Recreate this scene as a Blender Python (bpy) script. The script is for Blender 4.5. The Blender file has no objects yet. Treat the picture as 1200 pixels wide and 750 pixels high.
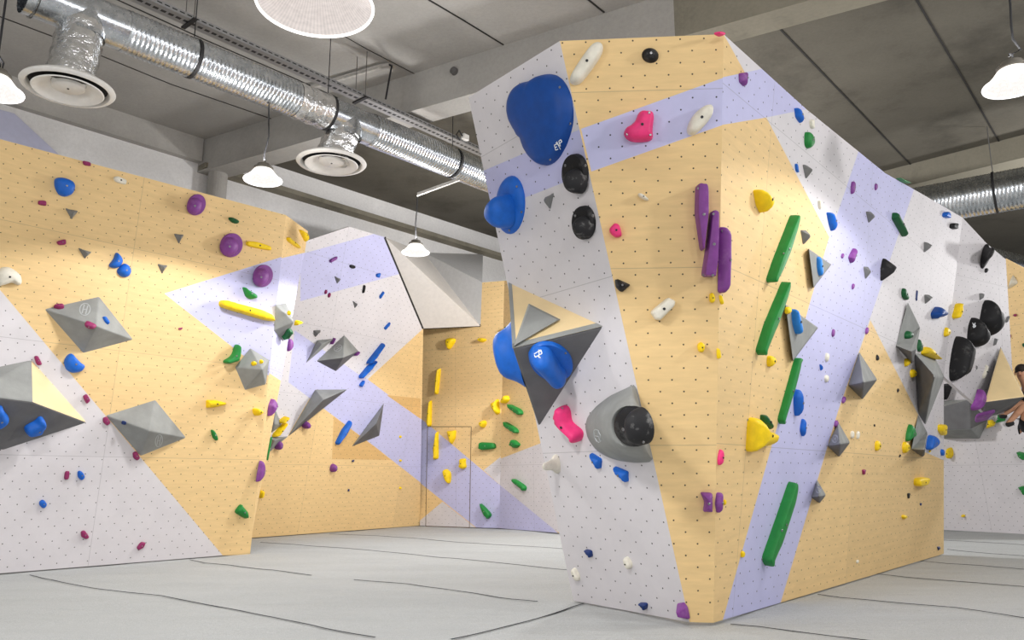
import bpy, bmesh, math, random
from mathutils import Vector as V, Matrix
import colorsys
random.seed(7)
SC = bpy.context.scene
COL = SC.collection
# ------------------------------------------------------------------ camera
FPX = 930.0                      # focal length in pixels of a 1200x750 picture
CAM = V((0, 0, 1.0))             # eye point above the crash mats, metres
TH = math.atan(185 / FPX)        # camera pitched up
RX = V((1, 0, 0)); FX = V((0, math.cos(TH), math.sin(TH))); UX = V((0, -math.sin(TH), math.cos(TH)))
cd = bpy.data.cameras.new('camera'); cam = bpy.data.objects.new('camera', cd); COL.objects.link(cam)
cd.sensor_width = 36; cd.lens = 36 * FPX / 1200; cd.clip_end = 200; cd.clip_start = 0.05
cam.location = CAM; cam.rotation_euler = (math.pi / 2 + TH, 0, 0)
SC.camera = cam
def ray(p): return FX * FPX + RX * (p[0] - 600) + UX * (375 - p[1])
def atz(p, z):
    d = ray(p); return CAM + d * ((z - CAM.z) / d.z)
def dist(p, y):                  # point seen at p, y metres ahead
    d = ray(p); return CAM + d * (y / d.y)
class Plane:
    def __init__(s, P, n):
        s.P = V(P); s.n = V(n).normalized()
        if s.n.dot(CAM - s.P) < 0: s.n = -s.n
        s.v = (V((0, 0, 1)) - s.n * s.n.z).normalized(); s.u = s.v.cross(s.n).normalized()
        s.P0 = s.P - s.v * (s.P.z / s.v.z)
    def hit(s, p, h=0.0):
        d = ray(p); return CAM + d * (((s.P + s.n * h) - CAM).dot(s.n) / d.dot(s.n))
    def uv(s, q): return ((q - s.P0).dot(s.u), (q - s.P0).dot(s.v))
    def xyz(s, u, v): return s.P0 + s.u * u + s.v * v
def plane_floor(p, q, tilt):     # through two points of the floor, leaning over by tilt degrees
    a, b = atz(p, 0), atz(q, 0); t = (b - a).normalized()
    nh = V((t.y, -t.x, 0))
    if nh.dot(CAM - a) < 0: nh = -nh
    r = math.radians(tilt)
    return Plane(a, nh * math.cos(r) - V((0, 0, 1)) * math.sin(r))
def plane3(a, b, c): return Plane(a, (b - a).cross(c - a))

# ------------------------------------------------------------------ materials
def lin(c): return tuple((x / 12.92 if x <= .04045 else ((x + .055) / 1.055) ** 2.4) for x in c) + (1,)
def rgb(*c): return lin([x / 255 for x in c])
class NT:
    def __init__(s, name):
        s.m = bpy.data.materials.new(name); s.m.use_nodes = True; s.t = s.m.node_tree
        s.b = s.t.nodes['Principled BSDF']
    def n(s, typ, **k):
        x = s.t.nodes.new(typ)
        for a, b in k.items():
            if a.startswith('_'): setattr(x, a[1:], b)
            else: x.inputs[a.replace('__', ' ')].default_value = b
        return x
    def l(s, a, b): s.t.links.new(a, b)
    def math(s, op, a, b=None, c=None):
        x = s.t.nodes.new('ShaderNodeMath'); x.operation = op
        for i, q in enumerate((a, b, c)):
            if q is None: continue
            if isinstance(q, (int, float)): x.inputs[i].default_value = q
            else: s.l(q, x.inputs[i])
        return x.outputs[0]
    def mix(s, f, a, b, mode='MIX'):
        x = s.t.nodes.new('ShaderNodeMix'); x.data_type = 'RGBA'; x.blend_type = mode
        for i, q in ((0, f), (6, a), (7, b)):
            if isinstance(q, (int, float, tuple)): x.inputs[i].default_value = q
            else: s.l(q, x.inputs[i])
        return x.outputs[2]
    def ramp(s, f, stops):
        x = s.t.nodes.new('ShaderNodeValToRGB'); e = x.color_ramp.elements
        e[0].position, e[0].color = stops[0]; e[1].position, e[1].color = stops[-1]
        for p, c in stops[1:-1]:
            q = e.new(p); q.color = c
        s.l(f, x.inputs[0]); return x.outputs[0]
    def noise(s, vec, scale, detail=3, rough=.55):
        x = s.n('ShaderNodeTexNoise', Scale=scale, Detail=detail, Roughness=rough)
        if vec is not None: s.l(vec, x.inputs['Vector'])
        return x.outputs['Fac']
    def mapping(s, vec, scale):
        x = s.n('ShaderNodeMapping', Scale=scale); s.l(vec, x.inputs[0]); return x.outputs[0]
    def bump(s, h, strength, d=.01):
        x = s.n('ShaderNodeBump', Strength=strength, Distance=d); s.l(h, x.inputs['Height']); s.l(x.outputs[0], s.b.inputs['Normal'])
def g(v): return (v, v, v, 1)
HOLE = .165
def wall_mat(name, col, wood=False, hole=.0062, rough=.62):
    k = NT(name); uv = k.n('ShaderNodeUVMap', _uv_map='grid').outputs[0]
    sp = k.n('ShaderNodeSeparateXYZ'); k.l(uv, sp.inputs[0]); u, v = sp.outputs[0], sp.outputs[1]
    def lattice(off):
        a = k.math('SUBTRACT', k.math('FRACT', k.math('ADD', k.math('DIVIDE', u, HOLE), off)), .5)
        b = k.math('SUBTRACT', k.math('FRACT', k.math('ADD', k.math('DIVIDE', v, HOLE), off)), .5)
        return k.math('MULTIPLY', k.math('SQRT', k.math('ADD', k.math('MULTIPLY', a, a), k.math('MULTIPLY', b, b))), HOLE)
    d = k.math('MINIMUM', lattice(.13), lattice(.63))
    holef = k.math('LESS_THAN', d, hole)
    # sheets of board: tint and thin joints
    pu, pv = k.math('DIVIDE', k.math('ADD', u, .35), 2.5), k.math('DIVIDE', v, 1.25)
    cell = k.n('ShaderNodeCombineXYZ'); k.l(k.math('FLOOR', k.math('ADD', pu, .5)), cell.inputs[0]); k.l(k.math('FLOOR', pv), cell.inputs[1])
    wn = k.n('ShaderNodeTexWhiteNoise', _noise_dimensions='3D'); k.l(cell.outputs[0], wn.inputs['Vector'])
    ju = k.math('ABSOLUTE', k.math('SUBTRACT', k.math('FRACT', pu), .5))
    jv = k.math('ABSOLUTE', k.math('SUBTRACT', k.math('FRACT', k.math('ADD', pv, .5)), .5))
    joint = k.math('MAXIMUM', k.math('LESS_THAN', ju, .0011), k.math('LESS_THAN', jv, .0022))
    if wood:
        gr = k.noise(k.mapping(uv, (2.2, 14, 1)), 1.6, 5, .6)
        c = k.ramp(gr, [(.25, rgb(*[x * .96 for x in col])), (.55, rgb(*col)), (.8, rgb(*[min(255, x * 1.04) for x in col]))])
        fine = k.noise(k.mapping(uv, (6, 90, 1)), 2, 2)
        c = k.mix(k.math('MULTIPLY', fine, .05), c, rgb(150, 110, 60), 'MULTIPLY')
        c = k.mix(1.0, c, k.ramp(wn.outputs[0], [(0, g(.91)), (1, g(1))]), 'MULTIPLY')
    else:
        sc = k.noise(k.mapping(uv, (1, 1, 1)), 2.3, 6, .7)
        c = k.ramp(sc, [(.3, rgb(*[x * .965 for x in col])), (.6, rgb(*col))])
    c = k.mix(k.math('MULTIPLY', joint, .35), c, g(.12))
    c = k.mix(k.math('MULTIPLY', holef, .92), c, g(.02))
    k.l(c, k.b.inputs['Base Color']); k.b.inputs['Roughness'].default_value = rough
    k.b.inputs['Specular IOR Level'].default_value = .3
    return k.m
def plain(name, col, rough=.5, metal=0, var=.12, scale=14, bump=0, spec=.4, chalk=0):
    k = NT(name); tc = k.n('ShaderNodeTexCoord').outputs['Object']
    f = k.noise(tc, scale, 4)
    c = k.ramp(f, [(.3, rgb(*[x * (1 - var) for x in col])), (.7, rgb(*[min(255, x * (1 + var * .4)) for x in col]))])
    if chalk:
        f2 = k.noise(tc, 7, 5, .65)
        c = k.mix(k.math('MULTIPLY', k.ramp(f2, [(.55, g(0)), (.72, g(1))]), chalk), c, rgb(215, 213, 210))
    k.l(c, k.b.inputs['Base Color']); k.b.inputs['Roughness'].default_value = rough; k.b.inputs['Metallic'].default_value = metal
    k.b.inputs['Specular IOR Level'].default_value = spec
    if bump: k.bump(k.noise(tc, scale * 9, 2), bump, .004)
    return k.m
M = {}
M['wood'] = wall_mat('birch_plywood', (240, 207, 150), True)
M['wood_dark'] = wall_mat('darker_plywood', (224, 184, 122), True)
M['white'] = wall_mat('white_board', (217, 213, 216))
M['lav'] = wall_mat('lavender_board', (196, 196, 232))
HC = dict(blue=(24, 102, 202), navy=(28, 52, 110), yellow=(250, 212, 20), green=(30, 132, 58), dkgreen=(20, 92, 50), purple=(132, 66, 146),
          maroon=(146, 44, 96), black=(22, 22, 25), grey=(122, 123, 123), white=(232, 227, 212), pink=(242, 58, 128), blue_shaded=(8, 70, 150), sky=(40, 130, 215))  # the deeper blue has the shade of an underlit hold put into it
for kx, cx in HC.items():
    M['h_' + kx] = plain('hold_' + kx, cx, .66 if kx == 'black' else .5, var=.07, bump=.08, spec=.35, chalk=.10 if kx in ('black', 'purple') else 0)
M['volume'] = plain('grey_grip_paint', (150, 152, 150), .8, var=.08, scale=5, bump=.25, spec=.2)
M['volume_dark'] = plain('shaded_grip_paint', (112, 112, 114), .85, var=.08, scale=5, bump=.25, spec=.2)  # darker copy of the grey, painting shade on undersides and turned-away faces
M['ply_clear'] = plain('clear_birch', (240, 214, 164), .35, var=.05, scale=3)
M['bolt'] = plain('bolt_steel', (150, 150, 152), .35, .9)
M['bolt_dark'] = plain('bolt_socket', (38, 38, 42), .5)
M['mark'] = plain('pale_print', (182, 186, 188), .7, var=.02)
M['mark_white'] = plain('white_print', (232, 236, 240), .7, var=.02)

# ------------------------------------------------------------------ object helpers
def link(name, me, mat=None, parent=None, loc=None):
    o = bpy.data.objects.new(name, me); COL.objects.link(o)
    if mat is not None and not me.materials: me.materials.append(mat)
    if loc is not None: o.location = loc
    if parent is not None: o.parent = parent
    return o
def mesh(name, verts, faces, mat=None, parent=None, origin=None, smooth=False, merge=0):
    og = origin if origin is not None else V((0, 0, 0))
    me = bpy.data.meshes.new(name); me.from_pydata([tuple(V(v) - og) for v in verts], [], faces)
    bm = bmesh.new(); bm.from_mesh(me)
    if merge: bmesh.ops.remove_doubles(bm, verts=bm.verts, dist=merge)
    bmesh.ops.recalc_face_normals(bm, faces=bm.faces)
    bm.to_mesh(me); bm.free()
    if smooth:
        for p in me.polygons: p.use_smooth = True
    pl = V((0, 0, 0))
    if parent is not None:
        q = parent
        while q is not None: pl += q.location; q = q.parent
    return link(name, me, mat, parent, og - pl)
def tag(o, label, cat, group=None):
    o['label'] = label; o['category'] = cat
    if group: o['group'] = group
    return o
def struct(o): o['kind'] = 'structure'; return o
def empty(name, loc, label=None, cat=None, group=None):
    o = bpy.data.objects.new(name, None); COL.objects.link(o); o.location = loc; o.empty_display_size = .2
    if label: tag(o, label, cat, group)
    return o
def box_vf(c, ux, uy, uz, sx, sy, sz):
    vs = [c + ux * (a * sx / 2) + uy * (b * sy / 2) + uz * (d * sz / 2) for a in (-1, 1) for b in (-1, 1) for d in (-1, 1)]
    return vs, [(0, 1, 3, 2), (4, 6, 7, 5), (0, 4, 5, 1), (2, 3, 7, 6), (0, 2, 6, 4), (1, 5, 7, 3)]
def frame_of(d):
    d = d.normalized(); a = V((0, 0, 1)) if abs(d.z) < .95 else V((1, 0, 0))
    s = d.cross(a).normalized(); return s, s.cross(d).normalized()
def tube_vf(pts, rad, seg=10, cap=True):
    vs, fs = [], []; n = len(pts)
    for i, p in enumerate(pts):
        d = (pts[min(i + 1, n - 1)] - pts[max(i - 1, 0)])
        s, t = frame_of(d); r = rad[i] if isinstance(rad, (list, tuple)) else rad
        for j in range(seg):
            a = 2 * math.pi * j / seg; vs.append(p + s * (r * math.cos(a)) + t * (r * math.sin(a)))
    for i in range(n - 1):
        for j in range(seg):
            k = (j + 1) % seg; fs.append((i * seg + j, i * seg + k, (i + 1) * seg + k, (i + 1) * seg + j))
    if cap: fs.append(tuple(range(seg))[::-1]); fs.append(tuple((n - 1) * seg + j for j in range(seg)))
    return vs, fs
def lathe_vf(c, prof, seg=40, closed=False):     # profile of (radius, z)
    vs, fs = [], []
    for r, z in prof:
        for j in range(seg):
            a = 2 * math.pi * j / seg; vs.append(c + V((r * math.cos(a), r * math.sin(a), z)))
    for i in range(len(prof) - 1):
        for j in range(seg):
            k = (j + 1) % seg; fs.append((i * seg + j, i * seg + k, (i + 1) * seg + k, (i + 1) * seg + j))
    return vs, fs
# ------------------------------------------------------------------ the climbing walls
PL = {}
PL['F'] = Plane(atz((836, 730), 0), V((-math.sin(0.06), -math.cos(0.06), 0)) * math.cos(math.radians(11.5)) * -1 + V((0, 0, 1)) * math.sin(math.radians(11.5)))
# (the front face leans out over the mats by 11.5 degrees)
fa, fb = PL['F'].hit((848, 40)), PL['F'].hit((836, 730))
PL['R'] = plane3(fa, fb, atz((1106, 649), 0))
wa, wb = PL['F'].hit((656, 48)), PL['F'].hit((808, 729))
PL['W'] = plane3(wa, wb, atz((672, 704), 0))
PL['L'] = plane_floor((0, 672), (260, 651), 6)
la, lb = PL['L'].hit((335, 252)), PL['L'].hit((293, 650))
PL['LR'] = plane3(la, lb, la + V((math.sin(math.radians(2)), math.cos(math.radians(2)), 0)))
PL['M'] = plane_floor((300, 630), (490, 616), 10)
PL['B'] = plane_floor((492, 616), (650, 621), 2)
ba, bb = PL['B'].hit((591, 329)), PL['B'].hit((585, 619))
PL['B2'] = plane3(ba, bb, atz((650, 624.5), 0))
ra, rb = PL['R'].hit((1128, 255)), PL['R'].hit((1106, 440))
PL['R2'] = plane3(ra, rb, dist((1186, 429), 11.4))
PL['FW'] = plane_floor((1106, 621), (1200, 626), 8)

def inside(p, poly):
    c = False; j = len(poly) - 1
    for i in range(len(poly)):
        (xi, yi), (xj, yj) = poly[i], poly[j]
        if (yi > p[1]) != (yj > p[1]) and p[0] < (xj - xi) * (p[1] - yi) / (yj - yi + 1e-12) + xi: c = not c
        j = i
    return c
def face(name, key, outline, base, regions, parent, thick=.05):
    P = PL[key]; out = [P.uv(P.hit(p)) for p in outline]
    regs = [(m, [P.uv(P.hit(p)) for p in poly]) for m, poly in regions]
    bm = bmesh.new(); bm.faces.new([bm.verts.new((u, v, 0)) for u, v in out])
    done = set()
    for m, poly in regs:
        for i in range(len(poly)):
            a, b = V((*poly[i], 0)), V((*poly[i - 1], 0)); d = b - a
            if d.length < 1e-4: continue
            n = V((-d.y, d.x, 0)).normalized(); kk = (round(n.x, 3), round(n.y, 3), round(n.dot(a), 3))
            if kk in done: continue
            done.add(kk)
            bmesh.ops.bisect_plane(bm, geom=bm.verts[:] + bm.edges[:] + bm.faces[:], plane_co=a, plane_no=n, dist=1e-5)
    mats = [base] + [m for m in dict.fromkeys(m for m, _ in regs) if m != base]
    uvl = bm.loops.layers.uv.new('grid')
    org = P.xyz(*out[-1])
    for f in bm.faces:
        c = f.calc_center_median(); m = base
        for mm, poly in regs:
            if inside((c.x, c.y), poly): m = mm
        f.material_index = mats.index(m)
        for lp in f.loops: lp[uvl].uv = (lp.vert.co.x, lp.vert.co.y)
    for v in bm.verts: v.co = P.xyz(v.co.x, v.co.y) - org
    bmesh.ops.dissolve_limit(bm, angle_limit=.001, verts=bm.verts[:], edges=bm.edges[:], delimit={'MATERIAL'})
    bm.normal_update()
    for f in bm.faces:
        if f.normal.dot(P.n) < 0: f.normal_flip()
    me = bpy.data.meshes.new(name); bm.to_mesh(me); bm.free()
    for m in mats: me.materials.append(M[m])
    o = link(name, me, None, parent, org - (parent.location if parent else V((0, 0, 0))))
    s = o.modifiers.new('board', 'SOLIDIFY'); s.thickness = thick; s.offset = -1
    return o

tower = empty('climbing_tower', atz((836, 730), 0), 'freestanding overhanging climbing block with white, plywood and lavender faces in the middle of the hall', 'climbing wall', 'climbing walls')
face('left_face', 'W', [(549, 114), (656, 48), (808, 729), (672, 704)], 'white',
     [('lav', [(540, 211.5), (681, 151), (693, 201), (560, 253.5)])], tower)
face('front_face', 'F', [(656, 48), (848, 40), (836, 730), (808, 729)], 'wood',
     [('lav', [(681, 151), (848, 91), (848, 146), (693, 201)])], tower)
face('side_face', 'R', [(848, 40), (892, 80), (945, 128), (1037.5, 203), (1080, 227), (1128, 255), (1106, 440), (1106, 649), (836, 730)], 'white',
     [('wood', [(840, 30), (848, 40), (873, 85), (840, 92)]),
      ('lav', [(840, 92), (920, 75), (960, 125), (898, 137.6), (840, 148.5)]),
      ('wood', [(830, 149), (898, 137.6), (972, 278), (947.6, 360), (910.7, 500), (846.7, 728), (820, 740)]),
      ('lav', [(972, 278), (1005.5, 179), (1012, 160), (1090, 160), (1071, 222), (1024, 360), (982, 482), (913, 712), (846.7, 732), (846.7, 728), (910.7, 500), (947.6, 360)]),
      ('wood', [(1020, 375), (1076, 486), (1082, 529), (1110, 541), (1110, 660), (910, 722), (913, 712), (982, 482)])], tower)
face('arched_face', 'R2', [(1128, 255), (1156, 285), (1178.7, 304), (1181.5, 350), (1186, 429), (1192, 480), (1160, 489), (1140, 471), (1117, 451), (1106, 441)], 'white', [], tower)

leftwall = empty('climbing_wall', atz((150, 662), 0), 'long plywood climbing wall on the left with a white lower corner and lavender triangle', 'climbing wall', 'climbing walls')
face('main_face', 'L', [(-150, 123), (0, 163), (335, 252), (293, 650), (260, 651), (0, 672), (-150, 685)], 'wood',
     [('white', [(-200, 101), (261, 651), (261, 800), (-200, 800)]),
      ('lav', [(192.7, 344), (327, 302), (340, 298), (340, 460), (273.7, 407.5)]),
      ('white', [(303, 364), (340, 353), (340, 385), (322, 380)])], leftwall)
face('end_face', 'LR', [(335, 252), (361, 271), (357, 297), (349, 335), (334, 420), (318, 506), (296, 622), (293, 650)], 'wood',
     [('lav', [(320, 305), (370, 293), (370, 470), (327.7, 445), (314, 436), (310, 400)]),
      ('white', [(318, 361), (350, 350), (360, 372), (318, 385)])], leftwall)

midwall = empty('climbing_wall', atz((400, 623), 0), 'overhanging back-left climbing wall with a five-sided white and lavender top behind the left wall end', 'climbing wall', 'climbing walls')
face('main_face', 'M', [(285, 307), (409, 265.6), (451, 278), (496, 385), (492, 616), (300, 630), (270, 632)], 'wood',
     [('white', [(270, 318), (409, 250), (460, 250), (496, 385), (427, 448), (420, 439), (345, 387), (270, 480)]),
      ('lav', [(352, 298), (437, 274.5), (475, 262), (475, 319), (468.3, 321), (352, 353)]),
      ('lav', [(345.3, 387), (420, 438.7), (430, 444), (500, 496), (500, 571), (440, 524), (382, 480.7), (338, 448)]),
      ('white', [(270, 480), (332, 400), (345.3, 387), (338, 448), (363, 466.5), (336, 513), (310, 514)]),
      ('wood_dark', [(391, 488), (440, 524), (458, 539), (389, 538)]),
      ('wood_dark', [(453, 463), (493, 467), (493, 491)])], midwall)
backwall = empty('climbing_wall', atz((560, 618), 0), 'upright back climbing wall of plywood crossed by a lavender band beside the big block', 'climbing wall', 'climbing walls')
face('main_face', 'B', [(496, 385), (563, 382), (565, 331), (591, 329), (585, 619), (492, 616)], 'wood',
     [('lav', [(480, 480), (500, 496), (591, 572.5), (591, 643), (559, 619), (480, 556)]),
      ('white', [(518.5, 588), (558, 619), (556, 640), (470, 640), (485, 616)]),
      ('white', [(566.7, 551), (591, 532), (591, 572.5)])], backwall)
face('angled_face', 'B2', [(591, 329), (662, 326), (700, 628), (585, 619)], 'wood',
     [('white', [(580, 540), (640, 517), (720, 490), (720, 660), (650, 621), (580, 565)]),
      ('lav', [(580, 563.5), (656, 626), (640, 640), (580, 640)])], backwall)
# the hatch cut into the back wall, its gap as dark brown strips
PB = PL['B']
def strip_on(name, P, pts, w, mat, parent, h=.004, closed=False):
    q = [P.hit(p, h) for p in pts]; vs, fs = [], []
    seq = list(zip(q, q[1:] + q[:1])) if closed else list(zip(q, q[1:]))
    for a, b in seq:
        d = (b - a).normalized(); s = d.cross(P.n).normalized() * (w / 2); k = len(vs)
        vs += [a - s, a + s, b + s, b - s, a - s - P.n * .006, a + s - P.n * .006, b + s - P.n * .006, b - s - P.n * .006]
        fs += [(k, k + 1, k + 2, k + 3), (k, k + 4, k + 5, k + 1), (k + 1, k + 5, k + 6, k + 2), (k + 2, k + 6, k + 7, k + 3), (k + 3, k + 7, k + 4, k)]
    return mesh(name, vs, fs, mat, parent, origin=q[0])
strip_on('hatch_joint', PB, [(500.9, 500), (552.2, 500), (550, 618.5), (498.8, 616.5)], .012, plain('joint_brown', (108, 88, 66), .9), backwall, closed=True)

farwall = empty('climbing_wall', atz((1150, 623), 0), 'white climbing wall with a plywood top at the far right behind the climber', 'climbing wall', 'climbing walls')
face('main_face', 'FW', [(1085, 300), (1178, 303), (1260, 345), (1300, 500), (1300, 632), (1200, 626), (1106, 621), (1060, 618)], 'white',
     [('wood', [(1160, 250), (1300, 250), (1300, 418), (1190, 456), (1160, 440)])], farwall)
# ------------------------------------------------------------------ holds and volumes
FR = dict(a=(0, 150, 3.947), b=(180, 220, 3.947), c=(300, 260, 3.947), d=(540, 180, 3.947), e=(0, 330, 3.947), g=(0, 500, 3.947), h=(220, 430, 3.947),
          i=(440, 380, 5.0), j=(440, 480, 3.947), k=(560, 340, 3.947), l=(640, 520, 3.41), m=(780, 200, 3.75), n=(780, 380, 3.75), o=(900, 220, 5.356),
          p=(1020, 240, 5.356), q=(900, 360, 5.356), r=(1020, 360, 5.356), s=(900, 480, 3.75), u=(540, 20, 3.947), v=(820, 0, 3.126), w=(1100, 330, 8.33),
          x=(1100, 490, 5.0), A=(240, 330, 7.5), D=(280, 420, 6.25), E=(280, 240, 7.5), G=(0, 410, 5.767), I=(340, 360, 7.5), J=(640, 430, 5.357),
          K=(560, 330, 4.41), N=(1040, 440, 7.5), O=(1100, 430, 7.5), U=(560, 70, 5.0), _=(0, 0, 1.0))
def fr(f, pts): x, y, s = FR[f]; return [(x + a / s, y + b / s) for a, b in pts]
def El(cx, cy, w, h, rot=0, n=18):
    r = math.radians(rot); o = []
    for k in range(n):
        a = 2 * math.pi * k / n; x, y = w / 2 * math.cos(a), h / 2 * math.sin(a)
        o.append((cx + x * math.cos(r) - y * math.sin(r), cy + x * math.sin(r) + y * math.cos(r)))
    return o
def smooth(pts, tight, m):      # closed outline: corners rounded, then sampled evenly
    q = []
    n = len(pts)
    for i in range(n):
        a, b, c = V(pts[i - 1]), V(pts[i]), V(pts[(i + 1) % n])
        p0, p1 = b.lerp(a, tight), b.lerp(c, tight)
        for t in (0, .25, .5, .75, 1): q.append(p0 * ((1 - t) ** 2) + b * (2 * t * (1 - t)) + p1 * (t * t))
    q.append(q[0]); L = [0]
    for a, b in zip(q, q[1:]): L.append(L[-1] + (b - a).length)
    out, j = [], 0
    for k in range(m):
        s = L[-1] * k / m
        while L[j + 1] < s: j += 1
        d = L[j + 1] - L[j]; out.append(q[j].lerp(q[j + 1], (s - L[j]) / d if d > 1e-9 else 0))
    return out
def superprof(p, k=7):
    o = []
    for i in range(k + 1):
        a = math.pi / 2 * i / k; o.append((1 - math.cos(a) ** (2 / p), math.sin(a) ** (2 / p)))
    return o
PROF = dict(slab=[(0, 0), (.03, .55), (.10, .88), (.22, 1), (.6, 1.04), (1, 1.06)], shell=[(0, 0), (.015, .22), (.06, .48), (.16, .72), (.34, .88), (.6, .97), (1, 1)], dome=superprof(2), pad=superprof(3.6), soft=superprof(2.7), chip=[(0, 0), (.05, .16), (.5, .6), (.85, .93), (.95, 1), (1, 1.02)],
            horn=[(0, 0), (.04, .07), (.16, .14), (.32, .24), (.45, .38), (.53, .55), (.57, .70), (.62, .82), (.70, .91), (.82, .97), (1, 1)],
            plate=[(0, 0), (.02, .75), (.06, 1), (1, 1.1)], wedge=[(0, 0), (.03, .3), (.12, .55), (.5, .85), (.92, 1), (1, 1.0)])
TIGHT = dict(shell=.45, dome=.5, pad=.33, soft=.42, chip=.12, horn=.5, plate=.5, wedge=.13, slab=.12)
def seg_near(p, sp):
    best = None
    for a, b in zip(sp, sp[1:]):
        d = b - a; t = max(0, min(1, (p - a).dot(d) / max(d.length_squared, 1e-9))); q = a + d * t
        if best is None or (q - p).length < (best - p).length: best = q
    return best
def dome_vf(P, px, h, prof, apex=None, spine=None, tight=None, m=40, base=0.0):
    pr = PROF[prof]; tight = TIGHT[prof] if tight is None else tight
    ring = smooth(px, tight, m)
    if apex is None: ring, h = erode(P, ring, h, prof in ('dome', 'shell', 'plate') or (prof == 'soft' and not spine))
    pts = [P.hit(p, base) for p in ring]
    c = sum(pts, V((0, 0, 0))) / m
    if apex is not None:
        top = P.hit(apex, h + base); foot = top - P.n * h
        cen = [c] * m
    else:
        if spine: sp = [P.hit(s, base) for s in spine]
        else:
            uv = [V(P.uv(p)) for p in pts]; cu = sum(uv, V((0, 0))) / m
            sxx = sum((q.x - cu.x) ** 2 for q in uv); syy = sum((q.y - cu.y) ** 2 for q in uv); sxy = sum((q.x - cu.x) * (q.y - cu.y) for q in uv)
            t = .5 * math.atan2(2 * sxy, sxx - syy); ax = V((math.cos(t), math.sin(t))); ay = V((-ax.y, ax.x))
            la_ = max(abs((q - cu).dot(ax)) for q in uv); lb_ = max(abs((q - cu).dot(ay)) for q in uv); e = max(0, la_ - lb_ * 1.05)
            A3, B3 = cu - ax * e, cu + ax * e; cc = P.n * base
            sp = [P.xyz(*A3) + cc, P.xyz(*B3) + cc]
        cen = [seg_near(p, sp) for p in pts]; foot = None
    vs, fs = [], []
    rings = pr if pr[-1][0] < 1 else pr
    for s, gg in rings:
        for i in range(m):
            if apex is not None:
                q = c.lerp(foot, min(1, gg)) + (pts[i] - c) * (1 - s) + P.n * (h * gg)
            else:
                q = pts[i].lerp(cen[i], s * .94) + P.n * (h * gg)
            vs.append(q)
    for k in range(len(rings) - 1):
        for i in range(m):
            j = (i + 1) % m; fs.append((k * m + i, k * m + j, (k + 1) * m + j, (k + 1) * m + i))
    if apex is None: fs.append(tuple((len(rings) - 1) * m + i for i in range(m)))
    tops = vs[-m:]
    return vs, fs, c, sum(tops, V((0, 0, 0))) / m
def disc_bolt(pos, n, r, parent, mat, name='bolt'):
    s, t = frame_of(n); vs, fs = [], []
    for rr, z in ((r, -.004), (r, .0025), (r * .8, .004), (r * .45, .004), (r * .4, .001)):
        for k in range(10):
            a = 2 * math.pi * k / 10; vs.append(pos + s * (rr * math.cos(a)) + t * (rr * math.sin(a)) + n * z)
    for i in range(4):
        for k in range(10): fs.append((i * 10 + k, i * 10 + (k + 1) % 10, i * 10 + 10 + (k + 1) % 10, i * 10 + 10 + k))
    fs.append(tuple(40 + k for k in range(10)))
    return mesh(name, vs, fs, mat, parent, origin=pos)
WN = dict(L='the left wall', LR='the left wall end face', M='the back-left wall', B='the back wall', B2='the back wall', W='the block left face', F='the block front face',
          R='the block side face', R2='the block arched face', FW='the far right wall')
CN = dict(navy='navy', dkgreen='green', grey='grey', blue_shaded='blue', sky='blue')
HOLDS = []
def project(q):
    d = q - CAM; z = d.dot(FX); return V((600 + FPX * d.dot(RX) / z, 375 - FPX * d.dot(UX) / z))
def erode(P, ring, h, prop=False):
    """the outline seen includes the thickness of the hold: draw the footprint in by what the thickness covers"""
    n = len(ring); c = sum(ring, V((0, 0))) / n; q = P.hit(c); d = project(q + P.n * h) - project(q); L = d.length
    if L < .3: return ring, h
    d = d / L
    if prop:
        ts = [(p - c).dot(d) for p in ring]; t0, W = min(ts), max(ts) - min(ts); k = .62 * L
        if k > .38 * W: h *= .38 * W / k; k = .38 * W
        return [p - d * ((t - t0) * k / W) for p, t in zip(ring, ts)], h
    area = sum(ring[i].x * ring[(i + 1) % n].y - ring[(i + 1) % n].x * ring[i].y for i in range(n)); sg = 1 if area > 0 else -1
    def chord(p, i):
        best = 1e9
        for j in range(n):
            if j == i or (j + 1) % n == i: continue
            a, e = ring[j], ring[(j + 1) % n] - ring[j]; den = -d.x * e.y + d.y * e.x
            if abs(den) < 1e-9: continue
            w = a - p; t = (w.x * e.y - w.y * e.x) / den; u = (-d.x * w.y + d.y * w.x) / den
            if t > 1e-3 and -.001 <= u <= 1.001: best = min(best, t)
        return best if best < 1e8 else 0
    ch = []
    for i in range(n):
        e = ring[(i + 1) % n] - ring[i - 1]; nr = V((e.y, -e.x)) * sg
        ch.append(chord(ring[i], i) if nr.dot(d) > 0 else 0)
    k = .55 * L; mx = max(ch) or 1
    if k > .45 * mx: h *= .45 * mx / k; k = .45 * mx
    out = [ring[i] - d * min(k, .5 * ch[i]) for i in range(n)]
    for _ in range(1): out = [out[i] * .5 + (out[i - 1] + out[(i + 1) % n]) * .25 for i in range(n)]
    return out, h
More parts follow.
